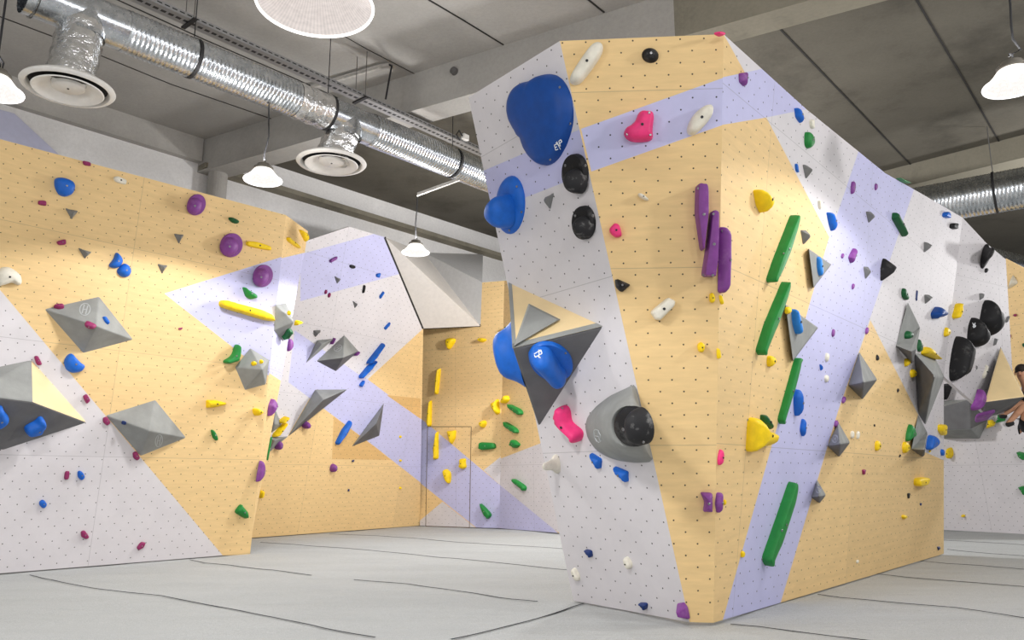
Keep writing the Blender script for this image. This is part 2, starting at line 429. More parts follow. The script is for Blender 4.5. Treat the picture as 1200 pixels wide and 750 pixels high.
def H(wall, f, col, pts, h, label, prof='dome', apex=None, spine=None, bolt=None, name='climbing_hold', grp=True, tight=None, bolts=(), m=40):
    P = PL[wall]; px = fr(f, pts)
    if prof in ('slab', 'wedge', 'chip', 'pad'): m = max(m, 68)
    vs, fs, c, top = dome_vf(P, px, h, prof, fr(f, [apex])[0] if apex else None, fr(f, spine) if spine else None, tight, m)
    o = mesh(name, vs, fs, M['h_' + col], None, origin=c, merge=4e-4)
    me = o.data
    for p in me.polygons: p.use_smooth = True
    if prof in ('chip', 'wedge', 'pad', 'plate', 'slab'):
        me.set_sharp_from_angle(angle=math.radians(38))
    wl = WN.get(wall, 'a volume')
    tag(o, label, 'climbing hold', ('%s holds on %s' % (CN.get(col, col), wl)) if grp else None)
    xs = [p[0] for p in px]; ys = [p[1] for p in px]; area = (max(xs) - min(xs)) * (max(ys) - min(ys))
    if bolt is None: bolt = area > 90 and not apex and prof != 'chip'
    if bolt:
        dcen = (top - CAM).length
        disc_bolt(top + P.n * .0005, P.n, min(.011, .0014 * dcen + .002, .17 * sum((v - c).length for v in vs[:m]) / m), o, M['bolt'] if col in ('black', 'blue', 'purple', 'green', 'maroon') else M['bolt_dark'])
    for b in bolts:
        q = P.hit(fr(f, [b])[0]); dg = None
        # nearest surface point under that pixel
        best = min(vs, key=lambda v: (v - CAM).cross((ray(fr(f, [b])[0])).normalized()).length + (.2 if (v - CAM).length > (q - CAM).length + .02 else 0))
        disc_bolt(best + P.n * .002, P.n, .009, o, M['bolt'])
    HOLDS.append(o); return o
def sub(o, wall, f, pts, h, prof, name, mat, apex=None, base=0.0, tight=None):
    px = fr(f, pts)
    vs, fs, c, top = dome_vf(PL[wall], px, h, prof, fr(f, [apex])[0] if apex else None, None, tight, 36, base)
    return mesh(name, vs, fs, mat, o, origin=c, smooth=True, merge=1e-4)
def VOL(wall, f, verts, faces, label, mats=('volume',), name='grey_volume', cat='climbing volume', bevel=.012):
    """verts: (x, y, height off the wall); faces: (vertex ids, material number)"""
    P = PL[wall]; vs = []
    for x, y, h in verts: vs.append(P.hit(fr(f, [(x, y)])[0], h))
    c = sum(vs, V((0, 0, 0))) / len(vs); c = c - P.n * (c - P.P).dot(P.n)
    me = bpy.data.meshes.new(name); me.from_pydata([tuple(v - c) for v in vs], [], [fa for fa, _ in faces])
    for mm in mats: me.materials.append(M[mm])
    for p, (_, k) in zip(me.polygons, faces): p.material_index = k
    bm = bmesh.new(); bm.from_mesh(me); bmesh.ops.recalc_face_normals(bm, faces=bm.faces); bm.to_mesh(me); bm.free()
    me.update()
    o = link(name, me, None, None, c)
    b = o.modifiers.new('edge', 'BEVEL'); b.width = bevel; b.segments = 2; b.limit_method = 'ANGLE'; b.angle_limit = math.radians(12)
    tag(o, label, cat, 'volumes screwed to the climbing walls')
    return o, vs
def PRISM(wall, f, tri, h, label, inset=.04):
    c = (sum(p[0] for p in tri) / 3, sum(p[1] for p in tri) / 3)
    vs = [(x, y, 0) for x, y in tri] + [(x + (c[0] - x) * inset, y + (c[1] - y) * inset, h) for x, y in tri]
    return VOL(wall, f, vs, [((3, 4, 5), 0), ((0, 1, 4, 3), 0), ((1, 2, 5, 4), 0), ((2, 0, 3, 5), 0)], label, ('volume',), bevel=.006)
def print_on(P, strokes, f, w, mat, parent, name='printed_mark', h=.003):
    """thin painted strokes lying on a surface; strokes are lists of picture points"""
    vs, fs = [], []
    for st in strokes:
        q = [P.hit(p, h) for p in fr(f, st)]
        for a, b in zip(q, q[1:]):
            d = (b - a)
            if d.length < 1e-5: continue
            s = d.normalized().cross(P.n).normalized() * (w / 2); e = d.normalized() * (w * .3); k = len(vs)
            vs += [a - s - e, a + s - e, b + s + e, b - s + e]; fs.append((k, k + 1, k + 2, k + 3))
    o = mesh(name, vs, fs, mat, parent, origin=vs[0]); return o
def ring_mark(cx, cy, rx, ry, rot=0):   # circle with an H inside
    c = El(cx, cy, rx * 2, ry * 2, rot, 20); c.append(c[0])
    r = math.radians(rot)
    def T(x, y): return (cx + x * rx * math.cos(r) - y * ry * math.sin(r), cy + x * rx * math.sin(r) + y * ry * math.cos(r))
    return [c, [T(-.35, -.7), T(-.35, .7)], [T(.35, -.7), T(.35, .7)], [T(-.35, .1), T(.35, -.1)]]
# ------------------------------------------------------------------ left wall
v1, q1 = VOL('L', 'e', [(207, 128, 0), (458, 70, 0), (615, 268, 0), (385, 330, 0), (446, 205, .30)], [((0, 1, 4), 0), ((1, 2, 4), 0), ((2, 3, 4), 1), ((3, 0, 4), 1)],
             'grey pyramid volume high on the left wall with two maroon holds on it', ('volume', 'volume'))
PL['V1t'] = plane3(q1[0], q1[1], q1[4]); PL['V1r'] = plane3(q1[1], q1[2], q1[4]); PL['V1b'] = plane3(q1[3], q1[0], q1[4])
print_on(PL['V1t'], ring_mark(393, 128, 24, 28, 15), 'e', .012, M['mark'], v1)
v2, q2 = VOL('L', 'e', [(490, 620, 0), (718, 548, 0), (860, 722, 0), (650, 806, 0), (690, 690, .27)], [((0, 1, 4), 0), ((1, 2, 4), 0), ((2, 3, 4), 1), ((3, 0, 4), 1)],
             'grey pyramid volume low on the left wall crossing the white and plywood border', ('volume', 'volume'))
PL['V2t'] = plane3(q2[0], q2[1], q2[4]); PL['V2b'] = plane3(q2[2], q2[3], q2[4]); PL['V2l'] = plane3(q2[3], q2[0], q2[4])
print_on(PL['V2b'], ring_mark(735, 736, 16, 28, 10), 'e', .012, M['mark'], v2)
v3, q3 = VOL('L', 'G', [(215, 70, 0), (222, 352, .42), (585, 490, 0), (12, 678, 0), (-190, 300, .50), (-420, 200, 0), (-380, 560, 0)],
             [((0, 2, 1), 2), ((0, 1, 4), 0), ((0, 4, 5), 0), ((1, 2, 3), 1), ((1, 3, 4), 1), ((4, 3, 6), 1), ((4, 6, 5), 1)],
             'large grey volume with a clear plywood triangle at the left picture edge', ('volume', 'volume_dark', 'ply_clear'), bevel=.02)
PL['V3d'] = plane3(q3[1], q3[2], q3[3]); PL['V3e'] = plane3(q3[1], q3[3], q3[4])
v4, q4 = VOL('L', '_', [(293.3, 408, 0), (315.6, 422, .10), (275.6, 430.2, 0), (287.1, 457, 0), (311.4, 450.3, .02), (307.5, 432.8, .30)],
             [((0, 2, 5), 0), ((0, 5, 1), 0), ((2, 3, 5), 1), ((3, 4, 5), 1), ((4, 1, 5), 1)], 'grey faceted volume on the right end of the left wall below the green crescent', ('volume', 'volume'))
PL['V4t'] = plane3(q4[0], q4[2], q4[5])
PL['LRt'] = PL['LR']
v5, q5 = VOL('LR', 'A', [(622, 203, 0), (714, 190, 0), (690, 530, 0), (607, 430, 0.0), (786, 356, .22), (735, 300, 0)],
             [((0, 3, 4), 0), ((0, 4, 1), 0), ((3, 2, 4), 1), ((1, 4, 5), 0), ((2, 5, 4), 1)], 'grey pyramid volume sticking out past the end of the left wall', ('volume', 'volume'))
PL['V5t'] = plane3(q5[0], q5[3], q5[4]); PL['V5b'] = plane3(q5[3], q5[2], q5[4])

R_ = 'on the left wall'
H('L', 'a', 'blue', [(252, 230), (300, 228), (345, 245), (355, 270), (340, 305), (300, 320), (268, 308), (250, 270)], .09, 'big blue rounded hold near the top of the left wall plywood', 'soft')
H('L', 'a', 'maroon', [(380, 150), (420, 158), (420, 178), (385, 172)], .04, 'small maroon hold at the very top edge of the left wall', 'pad')
H('L', 'a', 'white', [(522, 228), (545, 222), (588, 240), (582, 265), (530, 250)], .04, 'flat white hold right of the big blue one near the left wall top', 'pad')
H('L', 'a', 'maroon', [(175, 335), (215, 335), (215, 362), (175, 355)], .04, 'small maroon hold just below left of the big blue rounded hold', 'pad')
H('L', 'a', 'grey', [(300, 370), (368, 382), (332, 425)], .06, 'grey triangular chip directly below the big blue rounded hold', 'chip')
H('L', 'a', 'maroon', [(258, 525), (305, 512), (307, 540), (270, 543)], .04, 'small maroon hold between two dark grey chips on the left wall', 'pad')
H('L', 'a', 'grey', [(360, 553), (430, 573), (392, 606)], .06, 'grey triangular chip left of the pair of blue holds', 'chip')
H('L', 'a', 'grey', [(803, 488), (857, 492), (828, 538)], .06, 'pale grey triangular chip below left of the topmost purple disc', 'chip')
H('L', 'a', 'grey', [(727, 628), (782, 635), (750, 677)], .06, 'pale grey triangular chip right of the pair of blue holds', 'chip')
H('L', 'a', 'blue', [(540, 565), (575, 605), (572, 628), (545, 650), (505, 645), (502, 630), (530, 605)], .08, 'upper hold of the touching blue pair on the left wall')
H('L', 'a', 'blue', [(575, 622), (600, 632), (617, 660), (600, 690), (560, 690), (532, 660)], .08, 'lower hold of the touching blue pair on the left wall')
H('L', 'a', 'white', [(-30, 660), (35, 635), (100, 675), (108, 715), (95, 730), (60, 712), (20, 727), (-30, 735)], .10, 'large white hold at the left picture edge above the white corner', 'soft')
for f, cx, cy, w, h, lab, t in (('a', 908, 355, 85, 102, 'topmost of three purple round holds on the left wall', 40), ('a', 1070, 542, 105, 115, 'middle of three purple round holds, beside the yellow bar', 60),
                             ('b', 505, 408, 92, 108, 'lowest of three purple round holds, on the lavender triangle', 35)):
    o = H('L', f, 'purple', El(cx, cy, w, h, 20), .045, lab, 'plate', bolt=False)
    sub(o, 'L', f, El(cx - w * .07, cy + h * .05, w * .84, h * .84, t), .10, 'dome', 'grip_lip', M['h_purple'], base=.03)
    disc_bolt(PL['L'].hit(fr(f, [(cx - w * .07, cy + h * .05)])[0], .128), PL['L'].n, .014, o, M['bolt'])
H('L', 'a', 'dkgreen', [(1050, 418), (1070, 410), (1112, 428), (1105, 443), (1075, 440)], .05, 'dark green oval hold between the two upper purple discs')
H('L', 'b', 'yellow', [(425, 247), (480, 250), (546, 272), (543, 293), (428, 270)], .05, 'short yellow bar right of the middle purple disc', 'pad')
H('L', 'A', 'green', [(325, 45), (360, 55), (465, 115), (470, 145), (400, 158), (355, 135)], .09, 'green wedge hold above the long yellow bar', 'wedge', tight=.3)
H('L', 'A', 'yellow', [(125, 162), (200, 168), (500, 245), (600, 295), (610, 352), (520, 340), (118, 222)], .12, 'long yellow bar across the lavender triangle of the left wall', 'pad', tight=.2)
H('L', 'e', 'maroon', [(823, 215), (846, 211), (840, 222), (826, 223)], .02, 'tiny dark maroon chip below the left tip of the lavender triangle', 'pad')
H('L', 'e', 'blue', [(293, 372), (305, 345), (330, 328), (348, 350), (375, 375), (402, 390), (385, 415), (340, 425), (305, 408)], .09, 'blue half-moon hold under the high grey pyramid volume', 'soft')
H('L', 'e', 'maroon', [(155, 345), (175, 342), (198, 385), (170, 388)], .04, 'maroon hold on the top corner of the large plywood-faced volume', 'pad')
H('L', 'e', 'maroon', [(380, 530), (400, 518), (420, 550), (400, 568)], .04, 'maroon hold on the white border below the blue half-moon', 'pad')
H('L', 'e', 'maroon', [(475, 630), (495, 622), (513, 655), (495, 668), (475, 650)], .04, 'maroon hold at the left corner of the low grey pyramid', 'pad')
H('L', 'g', 'maroon', [(612, 120), (630, 112), (650, 145), (635, 158), (615, 145)], .04, 'maroon hold at the bottom corner of the low grey pyramid', 'pad')
H('L', 'g', 'maroon', [(300, 205), (323, 205), (318, 245), (295, 245)], .035, 'maroon hold just left of a blue one on the white corner', 'pad')
H('L', 'g', 'blue', [(357, 205), (375, 203), (398, 232), (380, 252), (360, 235)], .05, 'small blue hold beside a maroon one on the white corner', 'soft')
H('L', 'g', 'blue', [(180, 345), (200, 335), (222, 360), (205, 382), (182, 365)], .05, 'lower left small blue hold on the white corner of the left wall', 'soft')
H('L', 'g', 'maroon', [(372, 485), (390, 477), (415, 512), (400, 522), (375, 510)], .04, 'left of the two lowest maroon holds on the white corner', 'pad')
H('L', 'g', 'maroon', [(630, 560), (650, 532), (675, 535), (665, 560), (640, 573)], .04, 'right of the two lowest maroon holds near the mat', 'pad')
H('L', 'e', 'green', [(1020, 370), (1070, 345), (1085, 283), (1110, 300), (1115, 345), (1090, 375), (1050, 382)], .11, 'green crescent hold above left of the faceted grey volume', 'soft', spine=[(1045, 372), (1085, 352), (1095, 310)])
H('L', 'e', 'yellow', [(952, 547), (1000, 548), (1050, 562), (1048, 570), (1000, 582), (952, 585)], .09, 'yellow wedge hold pointing right on the left wall', 'wedge')
H('L', 'g', 'green', [(970, 12), (990, 15), (1010, 45), (1010, 70), (985, 55)], .05, 'small green leaf hold below the yellow wedge')
H('L', 'g', 'green', [(1080, 395), (1112, 353), (1150, 395), (1155, 425), (1130, 425)], .09, 'green triangular hold lowest on the left wall near the mat', 'wedge', tight=.28)
H('L', 'D', 'yellow', [(95, 370), (120, 362), (180, 385), (180, 400), (130, 425), (105, 405)], .13, 'yellow jug hold below the faceted grey volume', 'soft')
H('V1t', 'e', 'maroon', [(243, 118), (262, 104), (292, 101), (300, 118), (275, 131)], .05, 'maroon hold on the upper left slope of the high grey pyramid', 'soft')
H('V1b', 'e', 'maroon', [(390, 190), (405, 183), (448, 198), (445, 214), (415, 220), (392, 208)], .06, 'maroon hold on the ridge of the high grey pyramid', 'soft')
H('V1r', 'e', 'blue', [(470, 165), (485, 160), (505, 180), (507, 198), (490, 192)], .04, 'small blue chip on the right slope of the high grey pyramid', 'soft')
H('V2t', 'e', 'navy', [(560, 648), (572, 643), (587, 652), (578, 663), (563, 660)], .05, 'small blue knob on the low grey pyramid', 'soft', bolt=True)
H('V3d', 'G', 'blue', [(160, 520), (185, 500), (235, 478), (262, 445), (290, 450), (304, 490), (290, 545), (250, 575), (190, 575), (165, 550)], .11, 'blue kidney hold on the dark side of the large plywood-faced volume', 'soft', spine=[(195, 540), (250, 525), (272, 480)])
H('V3e', 'G', 'blue', [(-40, 380), (15, 373), (25, 415), (68, 470), (60, 492), (5, 535), (-40, 540)], .11, 'blue hold cut by the left picture edge on the large volume', 'soft')
H('V4t', 'D', 'yellow', El(108, 36, 44, 36, 10), .05, 'left of two small yellow knobs on the faceted grey volume', bolt=True)
H('V4t', 'D', 'yellow', El(163, 23, 32, 32), .05, 'right of two small yellow knobs on the faceted grey volume', bolt=False)
# holds on the end face of the left wall
H('LR', 'E', 'yellow', [(415, 290), (430, 280), (530, 355), (525, 392), (420, 318)], .05, 'short yellow bar on the plywood end face of the left wall', 'pad')
H('LR', 'E', 'yellow', [(522, 215), (605, 245), (610, 260), (578, 330)], .07, 'yellow triangular hold on the top corner of the left wall end', 'wedge')
H('LR', 'D', 'purple', [(235, 290), (285, 350), (275, 375), (207, 428), (215, 340)], .10, 'purple faceted hold on the left wall end beside the yellow jug', 'wedge')
H('LR', 'h', 'purple', [(338, 425), (355, 450), (360, 500), (315, 537), (315, 520)], .10, 'lowest purple hold on the edge of the left wall end', 'soft')
H('LR', 'A', 'purple', [(740, 490), (775, 520), (780, 570), (760, 600), (715, 622)], .10, 'purple leaf hold under the pyramid at the left wall end', 'soft')
H('LR', 'D', 'green', [(231, 572), (243, 574), (212, 750), (199, 746)], .05, 'thin green bar seen edge-on low on the left wall end', 'pad')
H('V5t', 'A', 'yellow', El(743, 275, 40, 44), .05, 'small yellow knob on the pyramid at the left wall end', bolt=True)
H('V5b', 'A', 'dkgreen', [(668, 485), (700, 462), (720, 415), (755, 408), (775, 440), (755, 472), (720, 482), (690, 497)], .07, 'green looped hold under the pyramid at the left wall end', 'soft', spine=[(685, 482), (722, 462), (740, 430)])
H('LR', 'A', 'yellow', [(780, 388), (795, 340), (820, 338), (857, 358), (850, 370), (800, 380)], .12, 'yellow horn sticking out right of the pyramid at the left wall end', 'soft')
# ------------------------------------------------------------------ back-left wall
v8, q8 = VOL('M', 'h', [(590, 105, 0), (738, 104, 0), (464, 322, 0), (628, 152, .42)], [((0, 1, 3), 0), ((0, 3, 2), 0), ((1, 2, 3), 1)],
             'longest grey blade volume on the back-left wall beside the left wall end', ('volume', 'volume_dark'))
PL['V8'] = plane3(q8[0], q8[3], q8[2])
v9, q9 = VOL('M', 'I', [(238, 290, 0), (388, 277, 0), (138, 494, 0), (278, 328, .24)], [((0, 1, 3), 0), ((0, 3, 2), 0), ((1, 2, 3), 1)],
             'narrow grey blade volume left of the large grey diamond volume', ('volume', 'volume'))
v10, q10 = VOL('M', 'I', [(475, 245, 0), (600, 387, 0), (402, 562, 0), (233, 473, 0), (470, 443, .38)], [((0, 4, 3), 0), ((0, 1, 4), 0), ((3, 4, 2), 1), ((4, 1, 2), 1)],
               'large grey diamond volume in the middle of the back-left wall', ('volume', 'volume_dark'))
PL['V10t'] = plane3(q10[0], q10[3], q10[4])
print_on(PL['V10t'], ring_mark(420, 358, 26, 36, 60), 'I', .012, M['mark'], v10)
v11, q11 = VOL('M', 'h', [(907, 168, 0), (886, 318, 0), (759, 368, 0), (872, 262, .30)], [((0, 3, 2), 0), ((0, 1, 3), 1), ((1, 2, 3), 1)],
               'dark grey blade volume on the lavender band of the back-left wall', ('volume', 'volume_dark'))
v6, q6 = VOL('M', 'D', [(272, 385, 0), (312, 490, 0), (238, 545, 0), (225, 440, 0), (262, 480, .2)], [((0, 1, 4), 0), ((1, 2, 4), 1), ((0, 4, 3), 0), ((2, 3, 4), 1)],
             'small grey volume half hidden behind the left wall end', ('volume', 'volume'))
v7, q7 = VOL('M', 'D', [(215, 582, 0), (360, 570, 0), (215, 694, 0), (262, 600, .22)], [((0, 1, 3), 0), ((1, 2, 3), 1), ((0, 3, 2), 0)],
             'lowest small grey volume peeking out behind the left wall end', ('volume', 'volume'))
H('M', 'D', 'yellow', [(310, 480), (345, 468), (338, 510), (302, 572), (240, 575), (246, 552)], .12, 'yellow wedge between the two half-hidden grey volumes', 'wedge')
H('M', 'D', 'yellow', [(283, 462), (300, 450), (350, 425), (370, 432), (345, 462), (300, 478)], .15, 'yellow horn above the wedge behind the left wall end', 'soft')
H('M', 'h', 'purple', [(520, 268), (545, 246), (570, 268), (565, 285), (545, 288)], .16, 'purple knob under the longest grey blade volume', 'soft', bolt=False)
H('M', 'h', 'purple', El(420, 363, 40, 42), .16, 'purple knob beside the lowest half-hidden grey volume', 'soft')
H('M', 'b', 'purple', [(812, 332), (848, 315), (848, 332), (815, 350)], .05, 'purple bar hold highest on the lavender band of the back-left wall', 'pad')
H('M', 'b', 'black', El(920, 365, 32, 18, 15), .05, 'small black oval hold high on the back-left wall')
H('M', 'b', 'grey', [(835, 408), (872, 422), (848, 445)], .06, 'grey chip below the purple bar on the back-left wall', 'chip')
H('M', 'b', 'blue', [(1028, 398), (1050, 393), (1045, 418), (1028, 412)], .05, 'topmost small blue hold on the back-left wall', 'pad')
H('M', 'b', 'black', [(972, 445), (983, 460), (970, 490), (963, 485)], .05, 'narrow black hold below the black oval on the back-left wall', 'soft')
H('M', 'b', 'blue', [(1060, 478), (1068, 490), (1045, 515), (1043, 500)], .06, 'second blue hold from the top of the back-left wall', 'wedge')
H('M', 'b', 'maroon', El(797, 482, 14, 22, 20), .04, 'left of the tiny maroon pair on the back-left wall', bolt=False)
H('M', 'b', 'maroon', El(813, 497, 15, 24, 20), .04, 'right of the tiny maroon pair on the back-left wall', bolt=False)
H('M', 'b', 'grey', [(920, 522), (950, 538), (930, 558)], .06, 'grey chip below the narrow black hold on the back-left wall', 'chip')
H('M', 'b', 'blue', [(1090, 620), (1093, 640), (1070, 658), (1064, 648)], .06, 'third blue hold down the right side of the back-left wall', 'wedge')
H('M', 'I', 'grey', [(204, 203), (268, 200), (270, 222), (222, 264), (206, 240)], .08, 'grey chip above the narrow blade volume', 'chip')
H('M', 'I', 'purple', [(345, 318), (380, 285), (395, 264), (395, 296), (362, 330)], .10, 'purple hold touching the tip of the narrow blade volume', 'soft', bolt=False)
H('M', 'I', 'purple', [(555, 412), (575, 398), (612, 386), (608, 405), (585, 425), (560, 428)], .14, 'purple hold on the right tip of the grey diamond volume', 'soft', bolt=False)
H('M', 'I', 'blue', [(805, 308), (822, 345), (760, 455), (690, 500), (668, 495), (672, 475)], .13, 'upper long blue hold at the white and plywood border', 'wedge')
H('M', 'I', 'blue', [(748, 462), (718, 555), (650, 610), (605, 628), (600, 605), (680, 508)], .13, 'lower long blue hold under its twin at the plywood border', 'wedge')
H('M', 'I', 'blue', [(640, 638), (655, 665), (625, 705), (600, 685)], .07, 'short blue hold where the lavender bands cross', 'pad')
H('M', 'h', 'blue', [(745, 245), (762, 260), (735, 320), (690, 363), (680, 352), (710, 290)], .11, 'long blue hold left of the dark blade volume', 'wedge')
H('M', 'h', 'purple', El(675, 468, 36, 40), .14, 'purple ball hold alone on the lower plywood', 'dome')
H('M', 'h', 'navy', [(755, 434), (770, 428), (766, 442)], .03, 'tiny navy chip above the other navy one', 'pad')
H('M', 'h', 'navy', [(737, 574), (745, 562), (749, 576)], .03, 'tiny navy chip low on the back-left plywood', 'pad')
for yy, lab in ((323, 'topmost of three tiny yellow footholds in a column'), (433, 'middle of three tiny yellow footholds in a column'), (560, 'lowest of three tiny yellow footholds in a column')):
    H('M', 'h', 'yellow', El(984, yy, 13, 12), .05, lab, name='foothold', bolt=False)
H('M', 'h', 'yellow', [(325, 578), (338, 570), (356, 574), (352, 604), (330, 610)], .12, 'yellow hold low behind the left wall edge', 'soft')
# ------------------------------------------------------------------ back wall
H('B', 'i', 'yellow', [(405, 85), (440, 78), (472, 86), (470, 105), (430, 153), (408, 125)], .14, 'yellow rounded hold at the top left of the back wall', 'soft')
H('B', 'i', 'yellow', [(587, 90), (620, 77), (660, 90), (625, 110)], .12, 'yellow almond hold at the top of the back wall', 'soft')
H('B', 'i', 'yellow', [(360, 262), (385, 258), (370, 410), (350, 412), (345, 330)], .1, 'topmost of three upright yellow bars by the corner', 'wedge')
H('B', 'i', 'yellow', [(318, 448), (332, 445), (330, 595), (312, 602), (295, 580), (300, 510)], .1, 'middle of three upright yellow bars by the corner', 'wedge')
H('B', 'j', 'yellow', [(278, 105), (293, 100), (293, 228), (268, 232), (263, 180)], .1, 'lowest of three upright yellow bars on the hatch', 'wedge')
H('B', 'i', 'yellow', [(668, 465), (725, 435), (732, 520), (715, 532), (675, 490)], .18, 'large yellow hold on the bend of the back wall', 'wedge')
H('B2', 'i', 'yellow', [(735, 448), (770, 410), (792, 440), (765, 462), (736, 465)], .15, 'yellow horn right of the large yellow one on the bend', 'soft')
H('B', 'i', 'yellow', [(595, 580), (640, 558), (658, 580), (630, 614)], .16, 'yellow knob above the flat green bar', 'soft')
H('B2', 'i', 'green', [(780, 468), (800, 470), (860, 500), (870, 525), (850, 536), (780, 495)], .11, 'topmost slanted green bar on the back wall', 'pad')
H('B2', 'i', 'green', [(755, 575), (770, 570), (835, 610), (845, 635), (825, 641), (757, 605)], .11, 'second slanted green bar on the back wall', 'pad')
H('B', 'i', 'green', [(605, 695), (620, 690), (705, 695), (710, 730), (620, 740), (605, 725)], .11, 'level green bar at the right of the hatch', 'pad')
H('B2', 'i', 'green', [(795, 680), (820, 675), (855, 705), (830, 728), (790, 715)], .11, 'squarish green hold lowest of the slanted green column', 'pad')
H('B2', 'i', 'dkgreen', [(757, 20), (775, 14), (784, 40), (765, 53)], .08, 'small dark green hold at the top beside the block', 'pad')
H('B', 'i', 'yellow', [(412, 625), (475, 620), (470, 670), (450, 703), (430, 680)], .14, 'yellow triangular hold on the upper hatch', 'wedge')
H('B', 'j', 'yellow', [(385, 227), (422, 225), (417, 245), (425, 268), (398, 277), (380, 265), (390, 248)], .12, 'yellow spool-shaped hold on the lavender band of the hatch', 'soft')
H('B', 'j', 'yellow', [(306, 285), (325, 272), (352, 290), (350, 330), (340, 346), (318, 320)], .14, 'yellow oval hold lowest on the hatch', 'soft')
H('B2', 'j', 'green', [(627, 330), (645, 317), (703, 355), (695, 382)], .1, 'green slanted bar on the white lower right of the back wall', 'pad')
H('B', 'j', 'green', [(483, 440), (492, 432), (543, 485), (525, 508), (500, 490)], .11, 'lowest green hold on the lavender band near the mat', 'pad')
# ------------------------------------------------------------------ block: left face
EP = [[(448, 500), (456, 530)], [(448, 500), (462, 495)], [(452, 514), (464, 510)], [(456, 530), (470, 524)], [(462, 480), (484, 526)], [(456, 486), (478, 505)],
      [(474, 478), (484, 508)], [(474, 478), (486, 468), (492, 480), (480, 490)]]     # the maker's print on the big shell
o = H('W', 'U', 'blue_shaded', [(312, 121), (318, 112), (350, 92), (400, 82), (450, 90), (490, 115), (525, 160), (550, 220), (562, 300), (560, 370), (545, 430), (515, 505), (470, 575), (430, 608), (385, 622), (345, 612), (305, 580), (270, 530), (252, 485), (243, 458),
      (232, 452), (195, 418), (165, 365), (152, 310), (156, 245), (175, 195), (205, 155), (250, 130), (300, 122)], .12, 'huge blue cloud-shaped hold at the top of the block', 'shell', spine=[(330, 240), (390, 310), (390, 430)],
      bolt=False, tight=.3, m=84, bolts=[(475, 157), (528, 380), (415, 580)])
def surf_marks(o, strokes, f, w, mat, name='printed_mark'):
    """strokes wrapped on the surface of a finished hold"""
    me = o.data; bm = bmesh.new(); bm.from_mesh(me)
    from mathutils.bvhtree import BVHTree
    t = BVHTree.FromBMesh(bm); vs, fs = [], []
    pl = V((0, 0, 0)); q_ = o
    while q_ is not None: pl += q_.location; q_ = q_.parent
    for st in strokes:
        pp = fr(f, st); dense = []
        for a, b in zip(pp, pp[1:]):
            for k in range(5): dense.append(V(a).lerp(V(b), k / 5))
        dense.append(V(pp[-1])); q = []
        for p in dense:
            d = ray(p).normalized(); hit = t.ray_cast(CAM - pl, d)
            if hit[0] is not None: q.append((hit[0] + pl - d * .003, -d))
        for (a, na), (b, nb) in zip(q, q[1:]):
            d = b - a
            if d.length < 1e-5: continue
            s = d.normalized().cross(na).normalized() * (w / 2); k = len(vs)
            vs += [a - s, a + s, b + s, b - s]; fs.append((k, k + 1, k + 2, k + 3))
    bm.free()
    if vs: return mesh(name, vs, fs, mat, o, origin=vs[0])
surf_marks(o, EP, 'U', .006, M['mark_white'])
o = H('W', 'd', 'blue', El(226, 238, 146, 276, 4), .05, 'blue horn-shaped hold poking left off the edge of the block', 'shell', bolt=False, bolts=[(262, 155), (278, 270), (222, 355)])
sub(o, 'W', 'd', [(112, 270), (124, 238), (150, 215), (185, 190), (225, 185), (250, 230), (252, 290), (235, 335), (190, 350), (150, 328), (120, 306)], .19, 'soft', 'horn_grip', M['h_blue'], base=.045)
for cx, cy, w, h, bx, by, lab in ((532, 92, 122, 186, 531, 128, 'upper of two black ball holds in oval cups on the block'), (572, 319, 108, 160, 568, 338, 'lower of two black ball holds in oval cups on the block')):
    o = H('W', 'd', 'black', El(cx, cy, w, h, 0), .05, lab, 'plate', bolt=False)
    sub(o, 'W', 'd', El(bx, by, w * .93, h * .66), .15, 'dome', 'ball_grip', plain('chalky_black', (34, 34, 37), .7, chalk=.35), base=.02)
    for a in (-.40, .36):
        disc_bolt(PL['W'].hit(fr('d', [(cx + a * w, cy - h * .2)])[0], .056), PL['W'].n, .010, o, M['bolt'])
H('W', 'd', 'grey', [(372, 205), (432, 180), (415, 260)], .06, 'grey triangular chip left of the black ball holds', 'chip')
H('W', 'j', 'white', [(838, 202), (855, 235), (857, 285), (845, 300), (822, 285), (815, 245), (822, 212)], .24, 'white horn-shaped hold on the lower left edge of the block', 'horn', apex=(772, 266))
v12, q12 = VOL('W', 'K', [(157, 5, 0), (646, 231, 0), (314, 750, 0), (179, 346, .50)], [((0, 1, 3), 1), ((1, 2, 3), 0), ((2, 0, 3), 0)],
               'large grey pyramid volume with a plywood top on the block left face', ('volume_dark', 'ply_clear'), bevel=.02)
PL['V12t'] = plane3(q12[0], q12[1], q12[3]); PL['V12d'] = plane3(q12[1], q12[2], q12[3]); PL['V12s'] = plane3(q12[2], q12[0], q12[3])
PL['V12s'].n = -PL['V12s'].n if PL['V12s'].n.dot(q12[1] - q12[0]) > 0 else PL['V12s'].n
v12b, q12b = PRISM('V12t', 'K', [(262, 113), (428, 196), (183, 338)], .03, 'small grey triangular volume on the plywood top of the large pyramid', .10)
